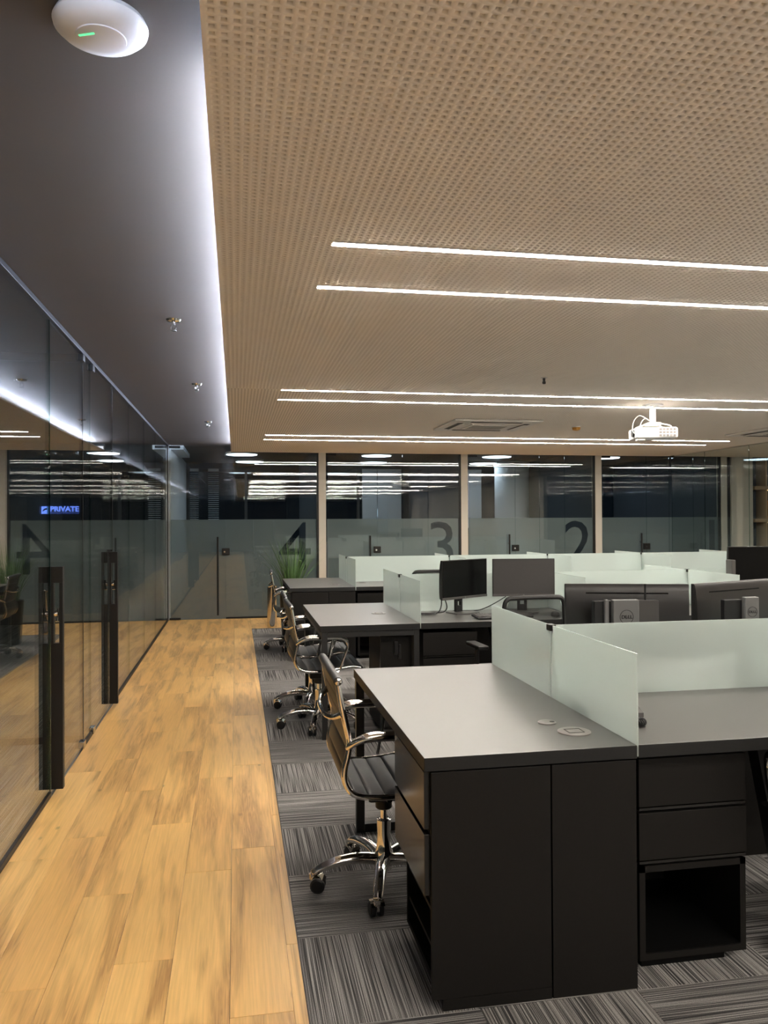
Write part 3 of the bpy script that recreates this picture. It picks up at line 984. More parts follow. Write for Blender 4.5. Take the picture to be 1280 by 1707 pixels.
obj('lens', lathe(BM(), [(0.035, -0.012), (0.035, 0.0), (0.025, 0.004)], 20, 'x', (-0.185, -0.05, -0.255)), 'plastic_black', body, smooth=True)
obj('foot', box(BM(), -0.16, -0.10, -0.11, -0.02, -0.325, -0.302, 0.004), 'white_plastic', body)
b = BM()
tube(b, [(-0.02, 0, -0.15), (-0.12, -0.03, -0.10), (-0.19, -0.08, -0.16), (-0.20, -0.10, -0.25), (-0.15, -0.12, -0.28)], 0.004, 6, 6)
tube(b, [(-0.01, 0, -0.15), (-0.08, -0.05, -0.13), (-0.13, -0.10, -0.17), (-0.15, -0.12, -0.24)], 0.004, 6, 6)
obj('cable', b, 'white_plastic', t, smooth=True)

# ------------------------------------------------------------------ desks
DZ, TH = 0.748, 0.040
DX0, DX1 = 0.540, 1.213
ISL = [(2.30, 'nearest'), (5.262, 'middle'), (8.222, 'farthest')]
DL = 1.40
PITCH = 1.185


def desktop(parent, x0, x1, y0, y1, name='desk_top'):
    b = BM(); box(b, x0, x1, y0, y1, DZ - TH, DZ, 0.0012)
    o = obj(name, b, 'laminate', parent)
    o.data.materials.append(M['laminate_edge'])
    for p in o.data.polygons:
        if abs(p.normal.z) < 0.5:
            p.material_index = 1
    return o


def grommet(parent, x, y, r, big):
    b = BM()
    lathe(b, [(r, DZ), (r, DZ + 0.003), (r * 0.93, DZ + 0.0045), (r * 0.6, DZ + 0.004)], 36, 'z', (x, y, 0))
    g = obj('grommet', b, 'grommet_grey', parent, smooth=True)
    b = BM()
    if big:
        box(b, x - r * 0.5, x + r * 0.5, y - r * 0.45, y - r * 0.40, DZ + 0.004, DZ + 0.0052)
        box(b, x - r * 0.5, x + r * 0.5, y + r * 0.40, y + r * 0.45, DZ + 0.004, DZ + 0.0052)
        box(b, x - r * 0.5, x - r * 0.45, y - r * 0.4, y + r * 0.4, DZ + 0.004, DZ + 0.0052)
        box(b, x + r * 0.45, x + r * 0.5, y - r * 0.4, y + r * 0.4, DZ + 0.004, DZ + 0.0052)
    else:
        lathe(b, [(r * 0.28, DZ + 0.0042), (r * 0.28, DZ + 0.0052)], 14, 'z', (x + r * 0.55, y - r * 0.1, 0))
    obj('flap' if big else 'cable_hole', b, 'vent_grey' if big else 'plastic_black', g)


def loop_frame(bm, x0, x1, y, w=0.038, zt=DZ - TH - 0.001):
    # rectangular tube frame standing across the desk
    box(bm, x0, x0 + w, y, y + w, 0.0, zt, 0.002)
    box(bm, x1 - w, x1, y, y + w, 0.0, zt, 0.002)
    box(bm, x0 + w, x1 - w, y, y + w, 0.0, w, 0.002)
    box(bm, x0 + w, x1 - w, y, y + w, zt - w, zt, 0.002)


def end_cabinet(y0, lab):
    # cabinet closing the front of an end desk; drawers open towards the corridor
    t = thing('drawer_cabinet', lab, 'cabinet', (DX0, y0, 0))
    W_ = DX1 - DX0
    zt = DZ - TH - 0.002
    dp = 0.47
    f = 0.045          # front panel starts here in x
    b = BM()
    box(b, 0.045, W_ - 0.002, dp - 0.018, dp, 0.04, zt)          # rear board
    box(b, 0.045, W_ - 0.002, 0.026, dp, 0.04, 0.058)            # floor board
    box(b, 0.045, W_ - 0.002, 0.026, dp, zt - 0.016, zt)         # top board
    box(b, W_ - 0.02, W_ - 0.002, 0.026, dp, 0.04, zt)
    obj('carcass', b, 'cabinet_inside', t)
    obj('back_liner', box(BM(), 0.30, 0.315, 0.026, dp, 0.058, zt - 0.02), 'cabinet_inside', t)
    obj('plinth', box(BM(), 0.075, W_ - 0.01, 0.012, dp - 0.03, 0.0, 0.04), 'cabinet_inside', t)
    xs = 0.395
    b = BM(); box(b, 0.022, xs - 0.0025, 0.006, 0.024, 0.035, zt - 0.004, 0.001)
    obj('front_panel', b, 'cabinet_black', t)
    b = BM(); box(b, xs + 0.0025, W_ - 0.001, 0.006, 0.024, 0.0, zt - 0.004, 0.001)
    obj('front_panel', b, 'cabinet_black', t)
    b = BM(); box(b, 0.055, xs - 0.0025, 0.007, 0.024, 0.0, 0.034)
    obj('kick_panel', b, 'cabinet_black', t)
    for z0, z1 in ((0.530, 0.700), (0.335, 0.515)):
        b = BM(); box(b, 0.004, 0.022, 0.024, dp, z0, z1, 0.0012)
        d = obj('drawer', b, 'cabinet_gloss', t)
        obj('finger_groove', box(BM(), 0.022, 0.05, 0.03, dp - 0.01, z0 - 0.014, z0 + 0.002), 'cabinet_inside', d)
        obj('drawer_box', box(BM(), 0.024, 0.29, 0.04, dp - 0.03, z0 + 0.01, z1 - 0.02), 'cabinet_inside', d)
    for z, m in ((0.235, 'paper'), (0.125, 'paper')):
        obj('shelf', box(BM(), 0.05, 0.30, 0.030, dp - 0.02, z, z + 0.012), 'cabinet_black', t)
    return t


# end desks beside the corridor
for k, (y0, wh) in enumerate(ISL):
    y1 = y0 + DL + (0.035 if k == 0 else -0.03)
    t = thing('end_desk', wh + ' dark grey desk with its long side along the wooden corridor', 'desk', (0, 0, 0), group='end desks along the corridor')
    t.location = (DX0, y0, 0)
    dt = desktop(t, 0, DX1 - DX0, 0, y1 - y0)
    if k == 0:
        grommet(dt, 0.506, 0.315, 0.031, False)
        grommet(dt, 0.548, 0.185, 0.054, True)
    else:
        grommet(dt, 0.50, 0.33 if k == 2 else 0.62, 0.055, True)
    b = BM()
    if k == 1:
        loop_frame(b, 0.012, DX1 - DX0 - 0.004, 0.010)
        box(b, 0.012, 0.05, y1 - y0 - 0.06, y1 - y0 - 0.022, 0, DZ - TH - 0.001, 0.002)
        box(b, 0.012, 0.05, 0.05, y1 - y0 - 0.06, DZ - TH - 0.04, DZ - TH - 0.002, 0.002)
    else:
        loop_frame(b, 0.004, DX1 - DX0 - 0.004, y1 - y0 - 0.048)
        box(b, 0.06, 0.098, 0.48, y1 - y0 - 0.05, DZ - TH - 0.040, DZ - TH - 0.002, 0.002)
    obj('leg_frame', b, 'frame_black', t)
end_cabinet(ISL[0][0], 'black cabinet with two corridor-side drawers under the nearest end desk')
end_cabinet(ISL[2][0], 'black cabinet under the farthest end desk')
# closed pedestal deep under the middle end desk
t = thing('drawer_cabinet', 'narrow black pedestal with hanging lock under the middle end desk', 'cabinet', (0.955, ISL[1][0] + 0.10, 0))
b = BM(); box(b, 0.0, 0.215, 0.0, 0.45, 0.03, DZ - TH - 0.045)
obj('carcass', b, 'cabinet_black', t)
b = BM(); box(b, 0.0, 0.215, -0.018, 0.0, 0.03, DZ - TH - 0.045, 0.001)
dr = obj('front_panel', b, 'cabinet_gloss', t)
b = BM(); box(b, 0.095, 0.120, -0.034, -0.018, 0.53, 0.62, 0.003); box(b, 0.125, 0.140, -0.034, -0.018, 0.50, 0.60, 0.003)
obj('lock', b, 'plastic_black', dr)
obj('plinth', box(BM(), 0.02, 0.20, 0.02, 0.43, 0.0, 0.03), 'cabinet_inside', t)


def pedestal(x, y, rz, lab):
    # two drawers over an open niche, facing -y
    t = thing('drawer_pedestal', lab, 'pedestal', (x, y, 0), rz, group='bench pedestals')
    w, dp, zt = 0.375, 0.50, DZ - TH - 0.03
    b = BM()
    box(b, 0, 0.02, 0, dp, 0.035, 0.335); box(b, w - 0.02, w, 0, dp, 0.035, 0.335)
    box(b, 0.02, w - 0.02, 0, dp, 0.035, 0.055); box(b, 0, w, 0, dp, 0.315, 0.335)
    box(b, 0.02, w - 0.02, dp - 0.02, dp, 0.055, 0.315)
    box(b, 0.004, w - 0.004, 0.02, dp, 0.335, zt)
    obj('carcass', b, 'cabinet_black', t)
    obj('plinth', box(BM(), 0.02, w - 0.06, 0.03, dp - 0.02, 0, 0.035), 'cabinet_inside', t)
    b = BM(); box(b, 0.02, w - 0.02, 0.0, dp - 0.02, 0.056, 0.060)
    obj('niche_floor', b, 'cabinet_inside', t)
    for z0, z1 in ((0.355, 0.505), (0.525, zt)):
        b = BM(); box(b, -0.002, w + 0.002, -0.004, 0.018, z0, z1, 0.0015)
        d = obj('drawer', b, 'cabinet_black', t)
        obj('finger_lip', box(BM(), 0.0, w, -0.002, 0.02, z0 - 0.012, z0 - 0.004), 'cabinet_gloss', d)


pedestal(1.262, ISL[0][0] + 0.085, 0, 'black two-drawer pedestal with open niche, in the foreground')
pedestal(1.240, ISL[1][0] + 0.03, 0, 'black two-drawer pedestal under the middle bench, left of slanted leg')
pedestal(1.240, ISL[2][0] + 0.03, 0, 'black two-drawer pedestal under the farthest bench')

# bench desks, back to back, right of the end desks
for k, (y0, wh) in enumerate(ISL):
    ym = y0 + 0.69
    for s in range(2 if k == 0 else 4):
        xa_, xb_ = DX1 + 0.006 + s * PITCH, DX1 + (s + 1) * PITCH
        for side in (0, 1):
            ya_, yb_ = (y0 + 0.004, ym - 0.003) if side == 0 else (ym + 0.003, y0 + 1.38)
            pos = ('first', 'second', 'third', 'fourth')[s]
            t = thing('bench_desk', '%s grey bench desk from the corridor, %s side of the %s island' % (pos, 'front' if side == 0 else 'rear', wh), 'desk', (xa_, ya_, 0), group='bench desks')
            dt = desktop(t, 0, xb_ - xa_, 0, yb_ - ya_)
            if side == 0 and s < 2 and k > 0:
                grommet(dt, 0.14, 0.52, 0.05, True)
            b = BM()
            sgn = 1 if side == 0 else -1
            yc = 0.25 if side == 0 else (yb_ - ya_) - 0.25
            xl = 0.55
            # slanted trestle leg
            M1 = [(xl, DZ - TH - 0.001), (xl + 0.06, DZ - TH - 0.001), (xl + 0.20, 0.0), (xl + 0.14, 0.0)]
            prism(b, M1, 'y', yc - 0.03, yc + 0.03)
            if s == (1 if k == 0 else 3):
                prism(b, [(xb_ - xa_ - u + 0.1, v) for u, v in M1][::-1], 'y', yc - 0.03, yc + 0.03)
            obj('slanted_leg', b, 'frame_black', t)
            if side == 0:
                obj('modesty_panel', box(BM(), 0.02, xb_ - xa_ - 0.02, yb_ - ya_ - 0.02, yb_ - ya_ - 0.004, 0.07, DZ - TH - 0.001), 'cabinet_black', t)

# etched glass screens
SZ = 1.030
ST = 0.010


def screen_piece(parent, x0, x1, y0, y1, z0=DZ + 0.0):
    b = BM(); box(b, x0, x1, y0, y1, z0, SZ, 0.0008)
    return obj('pane', b, 'etched_glass', parent)


def clip(parent, x, y):
    b = BM()
    box(b, x - 0.013, x + 0.013, y - 0.020, y + 0.020, SZ - 0.022, SZ + 0.003, 0.003)
    obj('clip', b, 'plastic_black', parent)


for k, (y0, wh) in enumerate(ISL):
    ym = y0 + 0.69
    n = 2 if k == 0 else 4
    y1 = y0 + DL + (0.03 if k == 0 else -0.03)
    for s in range(n + 1):
        x = DX1 + s * PITCH
        xx0, xx1 = x - 0.004 + 0.0005, x + 0.0055
        t = thing('desk_screen', '%s crosswise frosted glass screen from the corridor on the %s island' % (('first', 'second', 'third', 'fourth', 'fifth')[s], wh), 'screen', (x, ym, 0), group='crosswise glass screens')
        zz = DZ - 0.045 if s == 0 else DZ + 0.001
        if s == 0:
            screen_piece(t, 0.0005, 0.0058, y0 - ym + 0.002, -0.0065, DZ - 0.035)
            screen_piece(t, 0.0005, 0.0058, 0.0065, y1 - ym, DZ - 0.035)
        else:
            screen_piece(t, 0.0, ST, y0 - ym + 0.01, -0.0065, DZ + 0.0005)
            screen_piece(t, 0.0, ST, 0.0065, 1.37 - 0.69, DZ + 0.0005)
        clip(t, 0.003, 0)
        if s < n:
            t2 = thing('desk_screen', '%s lengthwise frosted glass screen from the corridor on the %s island' % (('first', 'second', 'third', 'fourth')[s], wh), 'screen', (x, ym, 0), group='lengthwise glass screens')
            screen_piece(t2, 0.013, PITCH - 0.004, -0.005, 0.005, DZ + 0.0005)

# ------------------------------------------------------------------ office chair (chrome frame, padded sling)
PROF = [(-0.212, 0.855), (-0.200, 0.78), (-0.183, 0.70), (-0.170, 0.635), (-0.176, 0.585), (-0.188, 0.535), (-0.186, 0.490), (-0.160, 0.448), (-0.105, 0.428), (0.0, 0.425), (0.12, 0.440), (0.20, 0.450), (0.255, 0.440)]


def sling(bm, pts, half, th, rib=0.064):
    P = smooth_path([(a, 0, b) for a, b in pts], 8)
    # resample evenly and stitch
    ds = [0]
    for a, b in zip(P[:-1], P[1:]):
        ds.append(ds[-1] + (b - a).length)
    n = int(ds[-1] / 0.0053)
    Q = []
    j = 0
    for i in range(n + 1):
        d = ds[-1] * i / n
        while j < len(P) - 2 and ds[j + 1] < d:
            j += 1
        u = (d - ds[j]) / max(1e-6, ds[j + 1] - ds[j])
        Q.append((P[j].lerp(P[j + 1], u), d))
    rows = []
    for i, (p, d) in enumerate(Q):
        t = (Q[min(i + 1, n)][0] - Q[max(i - 1, 0)][0]).normalized()
        nrm = Vector((-t.z, 0, t.x))
        puff = th * (0.25 + 0.75 * abs(math.sin(PI * d / rib)) ** 0.35)
        row = []
        for v, e in ((-1, 0.5), (-0.9, 0.95), (0, 1.0), (0.9, 0.95), (1, 0.5)):
            row.append((p + nrm * (puff * e) + Vector((0, v * half, 0)), p - nrm * (puff * e) + Vector((0, v * half, 0))))
        rows.append(row)
    A = [[bm.verts.new(c[0]) for c in r] for r in rows]
    B = [[bm.verts.new(c[1]) for c in r] for r in rows]
    for i in range(n):
        for j in range(4):
            bm.faces.new((A[i][j], A[i][j + 1], A[i + 1][j + 1], A[i + 1][j]))
            bm.faces.new((B[i][j], B[i + 1][j], B[i + 1][j + 1], B[i][j + 1]))
        bm.faces.new((A[i][0], A[i + 1][0], B[i + 1][0], B[i][0]))
        bm.faces.new((A[i][4], B[i][4], B[i + 1][4], A[i + 1][4]))
    for r in (0, n):
        for j in range(4):
            bm.faces.new((A[r][j], B[r][j], B[r][j + 1], A[r][j + 1]))
    return bm


def five_star(t, mat='chrome', r=0.285, rot=0.0):
    b = BM()
    lathe(b, [(0.020, 0.055), (0.034, 0.062), (0.036, 0.13), (0.030, 0.145), (0.027, 0.20), (0.029, 0.255), (0.022, 0.258)], 20)
    obj('hub', b, mat, t, smooth=True)
    obj('gas_lift', lathe(BM(), [(0.014, 0.25), (0.014, 0.345)], 14), 'chrome', t, smooth=True)
    lb = BM()
    tube(lb, [(0.02, 0, 0.098), (0.10, 0, 0.112), (0.19, 0, 0.106), (0.255, 0, 0.086), (0.287, 0, 0.068)], [0.031, 0.027, 0.024, 0.021, 0.017], 10, 4, flat=0.8, upv=(0, 0, 1))
    legm = bpy.data.meshes.new('base_leg'); bmesh.ops.recalc_face_normals(lb, faces=lb.faces[:]); lb.to_mesh(legm); lb.free()
    legm.polygons.foreach_set('use_smooth', [True] * len(legm.polygons)); legm.materials.append(M[mat])
    wbm = BM()
    for sy in (-1, 1):
        lathe(wbm, [(0.010, sy * 0.006), (0.026, sy * 0.006), (0.029, sy * 0.010), (0.029, sy * 0.022), (0.022, sy * 0.026)][::sy], 20, 'y', (0.022, 0, 0.029))
    whm = bpy.data.meshes.new('caster_wheel'); bmesh.ops.recalc_face_normals(wbm, faces=wbm.faces[:]); wbm.to_mesh(whm); wbm.free()
    whm.materials.append(M['plastic_black'])
    fb = BM()
    tube(fb, [(0.0, 0, 0.070), (0.0, 0, 0.050)], 0.013, 10)
    box(fb, -0.008, 0.024, -0.005, 0.005, 0.028, 0.062, 0.002)
    for q in range(5):
        a0 = math.radians(30 + q * 24); a1 = math.radians(30 + (q + 1) * 24)
        for w in (0,):
            vs = []
            for a in (a0, a1):
                for rr in (0.031, 0.034):
                    for yy in (-0.026, 0.026):
                        vs.append(fb.verts.new((0.022 + math.cos(a) * rr, yy, 0.029 + math.sin(a) * rr)))
            for f in ((0, 1, 5, 4), (2, 6, 7, 3), (0, 4, 6, 2), (1, 3, 7, 5), (0, 2, 3, 1), (4, 5, 7, 6)):
                fb.faces.new([vs[i] for i in f])
    fkm = bpy.data.meshes.new('caster_fork'); bmesh.ops.recalc_face_normals(fb, faces=fb.faces[:]); fb.to_mesh(fkm); fb.free()
    fkm.materials.append(M['chrome'])
    rnd = random.Random(11)
    for q in range(5):
        a = rot + q * 2 * PI / 5
        lg = bpy.data.objects.new('base_leg', legm); C.objects.link(lg); lg.parent = t; lg.rotation_euler = (0, 0, a)
        ca = rnd.uniform(0, 2 * PI)
        for nm, me in (('caster_fork', fkm), ('caster_wheel', whm)):
            o = bpy.data.objects.new(nm, me); C.objects.link(o); o.parent = lg
            o.location = (0.287, 0, 0); o.rotation_euler = (0, 0, ca)


def make_chair(lab, star_rot):
    t = thing('office_chair', lab, 'chair', (0, 0, 0), group='chrome framed office chairs')
    hw = 0.235
    split = 7
    obj('backrest', sling(BM(), PROF[:split + 1], hw, 0.011), 'leather_black', t, smooth=True)
    obj('seat', sling(BM(), PROF[split:], hw, 0.013), 'leather_black', t, smooth=True)
    for sy in (-1, 1):
        b = BM()
        tube(b, [(a, sy * (hw + 0.006), c) for a, c in PROF], 0.0115, 10, 6)
        obj('side_frame', b, 'chrome', t, smooth=True)
        b = BM()
        y = sy * (hw + 0.030)
        tube(b, [(-0.176, sy * (hw + 0.006), 0.612), (-0.165, sy * (hw + 0.022), 0.628), (-0.135, y, 0.645), (-0.09, y, 0.655), (0.0, y, 0.656), (0.09, y, 0.655), (0.145, y, 0.640), (0.165, y, 0.60), (0.145, y, 0.53), (0.125, y - sy * 0.01, 0.47), (0.12, sy * (hw + 0.010), 0.440)],
             [0.010, 0.013, 0.016, 0.019, 0.019, 0.018, 0.015, 0.011, 0.010, 0.010, 0.010], 10, 5)
        ar = obj('armrest', b, 'chrome', t, smooth=True)
        b = BM()
        tube(b, [(0.06, y, 0.645), (0.045, y, 0.55), (0.02, y - sy * 0.015, 0.44)], 0.007, 8, 4)
        obj('arm_strut', b, 'chrome', ar, smooth=True)
    b = BM(); lathe(b, [(0.010, -0.270), (0.0165, -0.264), (0.0175, -0.255), (0.0175, 0.255), (0.0165, 0.264), (0.010, 0.270)], 18, 'y', (-0.214, 0, 0.862))
    tr = obj('top_roll', b, 'leather_black', t, smooth=True)
    b = BM()
    for sy in (-1, 1):
        lathe(b, [(0.0125, 0.262 * sy), (0.0125, 0.272 * sy), (0.008, 0.274 * sy)][::sy], 16, 'y', (-0.214, 0, 0.862))
    obj('end_cap', b, 'chrome', tr, smooth=True)
    obj('front_roll', lathe(BM(), [(0.012, -0.24), (0.0165, -0.236), (0.0165, 0.236), (0.012, 0.24)], 16, 'y', (0.258, 0, 0.437)), 'leather_black', t, smooth=True)
    # spreader behind the back
    b = BM()
    tube(b, [(-0.195, -0.236, 0.735), (-0.222, -0.20, 0.718), (-0.243, -0.11, 0.708), (-0.248, 0, 0.706), (-0.243, 0.11, 0.708), (-0.222, 0.20, 0.718), (-0.195, 0.236, 0.735)], [0.014, 0.010, 0.009, 0.009, 0.009, 0.010, 0.014], 8, 5)
    obj('spreader', b, 'chrome', t, smooth=True)
    b = BM()
    tube(b, [(-0.02, -0.236, 0.412), (-0.02, -0.12, 0.390), (-0.02, 0, 0.382), (-0.02, 0.12, 0.390), (-0.02, 0.236, 0.412)], 0.011, 8, 4)
    tube(b, [(0.10, -0.236, 0.425), (0.09, -0.12, 0.395), (0.08, 0, 0.385), (0.09, 0.12, 0.395), (0.10, 0.236, 0.425)], 0.011, 8, 4)
    obj('seat_spreader', b, 'chrome', t, smooth=True)
    b = BM(); box(b, -0.07, 0.13, -0.055, 0.055, 0.338, 0.392, 0.012)
    mech = obj('tilt_mechanism', b, 'plastic_black', t, smooth=True)
    lathe_b = BM(); lathe(lathe_b, [(0.030, 0.30), (0.034, 0.305), (0.034, 0.345)], 16)
    obj('collar', lathe_b, 'plastic_black', mech, smooth=True)
    b = BM(); tube(b, [(0.04, -0.05, 0.365), (0.045, -0.14, 0.36), (0.05, -0.20, 0.362)], 0.005, 6, 3)
    obj('lever', b, 'chrome', mech, smooth=True)
    five_star(t, rot=star_rot)
    return t


chair0 = make_chair('nearest chrome and black office chair, tucked under the nearest end desk', PI + math.radians(3))
spots = [(0.575, 3.16, 0.0, None),
         (0.570, 5.645, math.radians(1), 'chrome and black office chair nearer of two at the middle end desk'),
         (0.578, 6.24, math.radians(-1), 'chrome and black office chair farther of two at the middle end desk'),
         (0.600, 9.08, math.radians(-2), 'chrome and black office chair at the farthest end desk'),
         (2.0, 2.25, math.radians(75), 'chrome office chair at the right edge, only its caster in view')]
for x, y, rz, lab in spots:
    c = chair0 if lab is None else copy_tree(chair0)
    c.location = (x, y, 0)
    c.rotation_euler = (0, 0, rz)
    if lab:
        c['label'] = lab
    if y < 2.5:            # this chair's star base is swivelled
        for ch in c.children:
            if ch.name.startswith('base_leg'):
                ch.rotation_euler.z += math.radians(28.8)

# black mesh task chairs on the bench desks --------------------------------


def mesh_chair(lab, x, y, rz):
    t = thing('task_chair', lab, 'chair', (x, y, 0), rz, group='black mesh task chairs')
    b = BM()
    hw = 0.215
    # backrest frame in local yz, seat faces +y
    pts = [(-hw + 0.03, -0.21, 0.56), (-hw, -0.225, 0.70), (-hw + 0.012, -0.245, 0.88), (-hw + 0.03, -0.25, 0.945), (-0.12, -0.252, 0.958), (0.12, -0.252, 0.958), (hw - 0.03, -0.25, 0.945), (hw - 0.012, -0.245, 0.88), (hw, -0.225, 0.70), (hw - 0.03, -0.21, 0.56), (0, -0.205, 0.545), (-hw + 0.03, -0.21, 0.56)]
    tube(b, pts, 0.015, 8, 5)
    obj('back_frame', b, 'plastic_black', t, smooth=True)
    b = BM()
    A = [b.verts.new(p) for p in [(-0.17, -0.208, 0.56), (0.17, -0.208, 0.56), (0.2, -0.225, 0.70), (0.19, -0.246, 0.88), (0.17, -0.252, 0.945), (-0.17, -0.252, 0.945), (-0.19, -0.246, 0.88), (-0.2, -0.225, 0.70)]]
    for f in ((0, 1, 2, 7), (7, 2, 3, 6), (6, 3, 4, 5)):
        b.faces.new([A[i] for i in f])
    r = bmesh.ops.extrude_face_region(b, geom=b.faces[:])
    bmesh.ops.translate(b, verts=[v for v in r['geom'] if isinstance(v, bmesh.types.BMVert)], vec=(0, 0.003, 0))
    obj('back_mesh', b, 'net_mesh', t)
    b = BM(); box(b, -0.24, 0.24, -0.22, 0.24, 0.42, 0.48, 0.025)
    obj('seat', b, 'mesh_fabric', t, smooth=True)
    b = BM(); tube(b, [(0, -0.10, 0.40), (0, -0.22, 0.40), (0, -0.245, 0.47), (0, -0.225, 0.60), (0, -0.235, 0.72)], 0.018, 8, 4)
    obj('back_bar', b, 'plastic_black', t, smooth=True)
    for s in (-1, 1):
        b = BM(); tube(b, [(s * 0.15, 0, 0.415), (s * 0.27, 0, 0.42), (s * 0.285, 0, 0.50), (s * 0.285, 0, 0.63)], 0.014, 8, 4)
        a = obj('armrest', b, 'plastic_black', t, smooth=True)
        b = BM(); box(b, s * 0.285 - 0.035, s * 0.285 + 0.035, -0.12, 0.12, 0.625, 0.65, 0.008)
        obj('arm_pad', b, 'plastic_black', a)
    b = BM(); box(b, -0.08, 0.08, -0.10, 0.10, 0.34, 0.42, 0.012)
    obj('tilt_mechanism', b, 'plastic_black', t)
    five_star(t, 'plastic_black', rot=0.4)
    return t


mesh_chair('black mesh task chair in front of the two lit-side monitors of the middle bench', 1.80, 4.98, math.radians(4))
mesh_chair('black mesh task chair between the middle and farthest benches', 1.83, 7.55, math.radians(-3))

# ------------------------------------------------------------------ monitors


def monitor(lab, x, y, rz, w, h, zb, front='screen_black', hexbase=True, tilt=0.0, roll_=0.0):
    # local: screen faces -y, stand on desk
    t = thing('monitor', lab, 'monitor', (x, y, DZ + 0.0005), rz, group='desk monitors')
    z0 = zb - DZ
    b = BM(); box(b, -w / 2, w / 2, 0.0, 0.016, z0, z0 + h, 0.003)
    hs = obj('housing', b, 'monitor_back', t)
    # rear shell, bulging gently from the top edge downwards
    b = BM()
    prof_ = [(h - 0.001, 0.0155), (h - 0.008, 0.019), (h - 0.03, 0.0235), (h * 0.75, 0.029), (h * 0.5, 0.032), (h * 0.2, 0.032), (0.012, 0.028), (0.002, 0.0155)]
    prism(b, [(0.012, z0 + h - 0.001)] + [(yy, z0 + zz) for zz, yy in prof_] + [(0.012, z0 + 0.002)], 'x', -w / 2 + 0.003, w / 2 - 0.003)
    obj('rear_shell', b, 'monitor_back', t, smooth=True)
    obj('vent_slot', box(BM(), -w * 0.33, w * 0.33, 0.022, 0.0262, z0 + h - 0.041, z0 + h - 0.036), 'screen_black', hs)
    bz = 0.006
    obj('bezel', box(BM(), -w / 2 + 0.001, w / 2 - 0.001, -0.0025, 0.0, z0 + 0.001, z0 + 0.018, 0.0008), 'plastic_grey', t)
    obj('display', box(BM(), -w / 2 + bz, w / 2 - bz, -0.0015, 0.0, z0 + 0.019, z0 + h - bz), front, hs)
    b = BM(); lathe(b, [(0.007, -0.0035), (0.007, -0.0015)], 16, 'y', (0, 0, z0 + 0.009))
    obj('badge', b, 'silver_panel', hs)
    zt = z0 + h * 0.55
    b = BM()
    box(b, -0.036, -0.016, 0.058, 0.080, 0.008, zt, 0.003)
    box(b, 0.016, 0.036, 0.058, 0.080, 0.008, zt, 0.003)
    box(b, -0.016, 0.016, 0.058, 0.080, 0.008, 0.055)
    box(b, -0.016, 0.016, 0.058, 0.080, 0.085, zt)
    box(b, -0.05, 0.05, 0.038, 0.060, z0 + h * 0.4, z0 + h * 0.62)
    obj('stand_column', b, 'plastic_black', t)
    b = BM()
    prism(b, [(-0.115, -0.02), (-0.03, -0.075), (0.09, -0.06), (0.12, 0.03), (0.06, 0.125), (-0.08, 0.12)], 'z', 0.0, 0.009)
    obj('stand_base', b, 'plastic_grey', t)
    return t


monitor('black-screened monitor turned to the left on the middle bench, beside a tangle of cables', 1.665, 5.74, math.radians(32), 0.495, 0.288, 0.858)
monitor('grey-screened monitor facing the camera on the middle bench, right of the black one', 2.105, 5.70, math.radians(-9), 0.465, 0.280, 0.868, front='screen_matte')
monitor('back of the left monitor on the nearest bench, small computer behind it', 1.637, 3.195, PI + math.radians(-17), 0.515, 0.315, 0.852)
monitor('back of the right monitor on the nearest bench, angled away', 2.146, 3.222, PI + math.radians(20), 0.515, 0.315, 0.852)
monitor('black monitor on the middle bench at the right edge, above the angled monitor', 4.02, 5.62, math.radians(-8), 0.535, 0.315, 0.905)

# small computers on their stands ----------------------------------------


def logo(parent, x, y, z, r):
    b = BM()
    n = 36
    for j in range(n):
        a0, a1 = 2 * PI * j / n, 2 * PI * (j + 1) / n
        vs = []
        for a in (a0, a1):
            for rr in (r * 0.93, r):
                for yy in (y, y - 0.0012):
                    vs.append(b.verts.new((x + math.cos(a) * rr, yy, z + math.sin(a) * rr)))
        for f in ((0, 1, 5, 4), (2, 6, 7, 3), (0, 4, 6, 2), (1, 3, 7, 5)):
            b.faces.new([vs[i] for i in f])
    bmesh.ops.remove_doubles(b, verts=b.verts[:], dist=1e-6)
    obj('logo_ring', b, 'plastic_black', parent)
    tm = text_mesh('D', r * 0.62, 0.0006, 'LEFT', 1.15)
    mats = [('D', -0.78, 0), ('E', -0.28, 0.42), ('L', 0.16, 0), ('L', 0.50, 0)]
    bm2 = BM()
    for ch, dx, rr in mats:
        m = text_mesh(ch, r * 0.66, 0.0006, 'LEFT', 1.12, r * 0.02)
        cx_ = sum(v.co.x for v in m.vertices) / len(m.vertices); cy_ = sum(v.co.y for v in m.vertices) / len(m.vertices)
        if rr:
            m.transform(Matrix.Translation((cx_, cy_, 0)) @ Matrix.Rotation(rr, 4, 'Z') @ Matrix.Translation((-cx_, -cy_, 0)))
        m.transform(Matrix.Translation((dx * r, -0.22 * r, 0)))
        bm2.from_mesh(m)
        bpy.data.meshes.remove(m)
    bpy.data.meshes.remove(tm)
    bmesh.ops.transform(bm2, matrix=Matrix.Translation((x, y - 0.0006, z)) @ Matrix.Rotation(PI / 2, 4, 'X'), verts=bm2.verts[:])
    # thicker strokes
    obj('logo_lettering', bm2, 'plastic_black', parent)


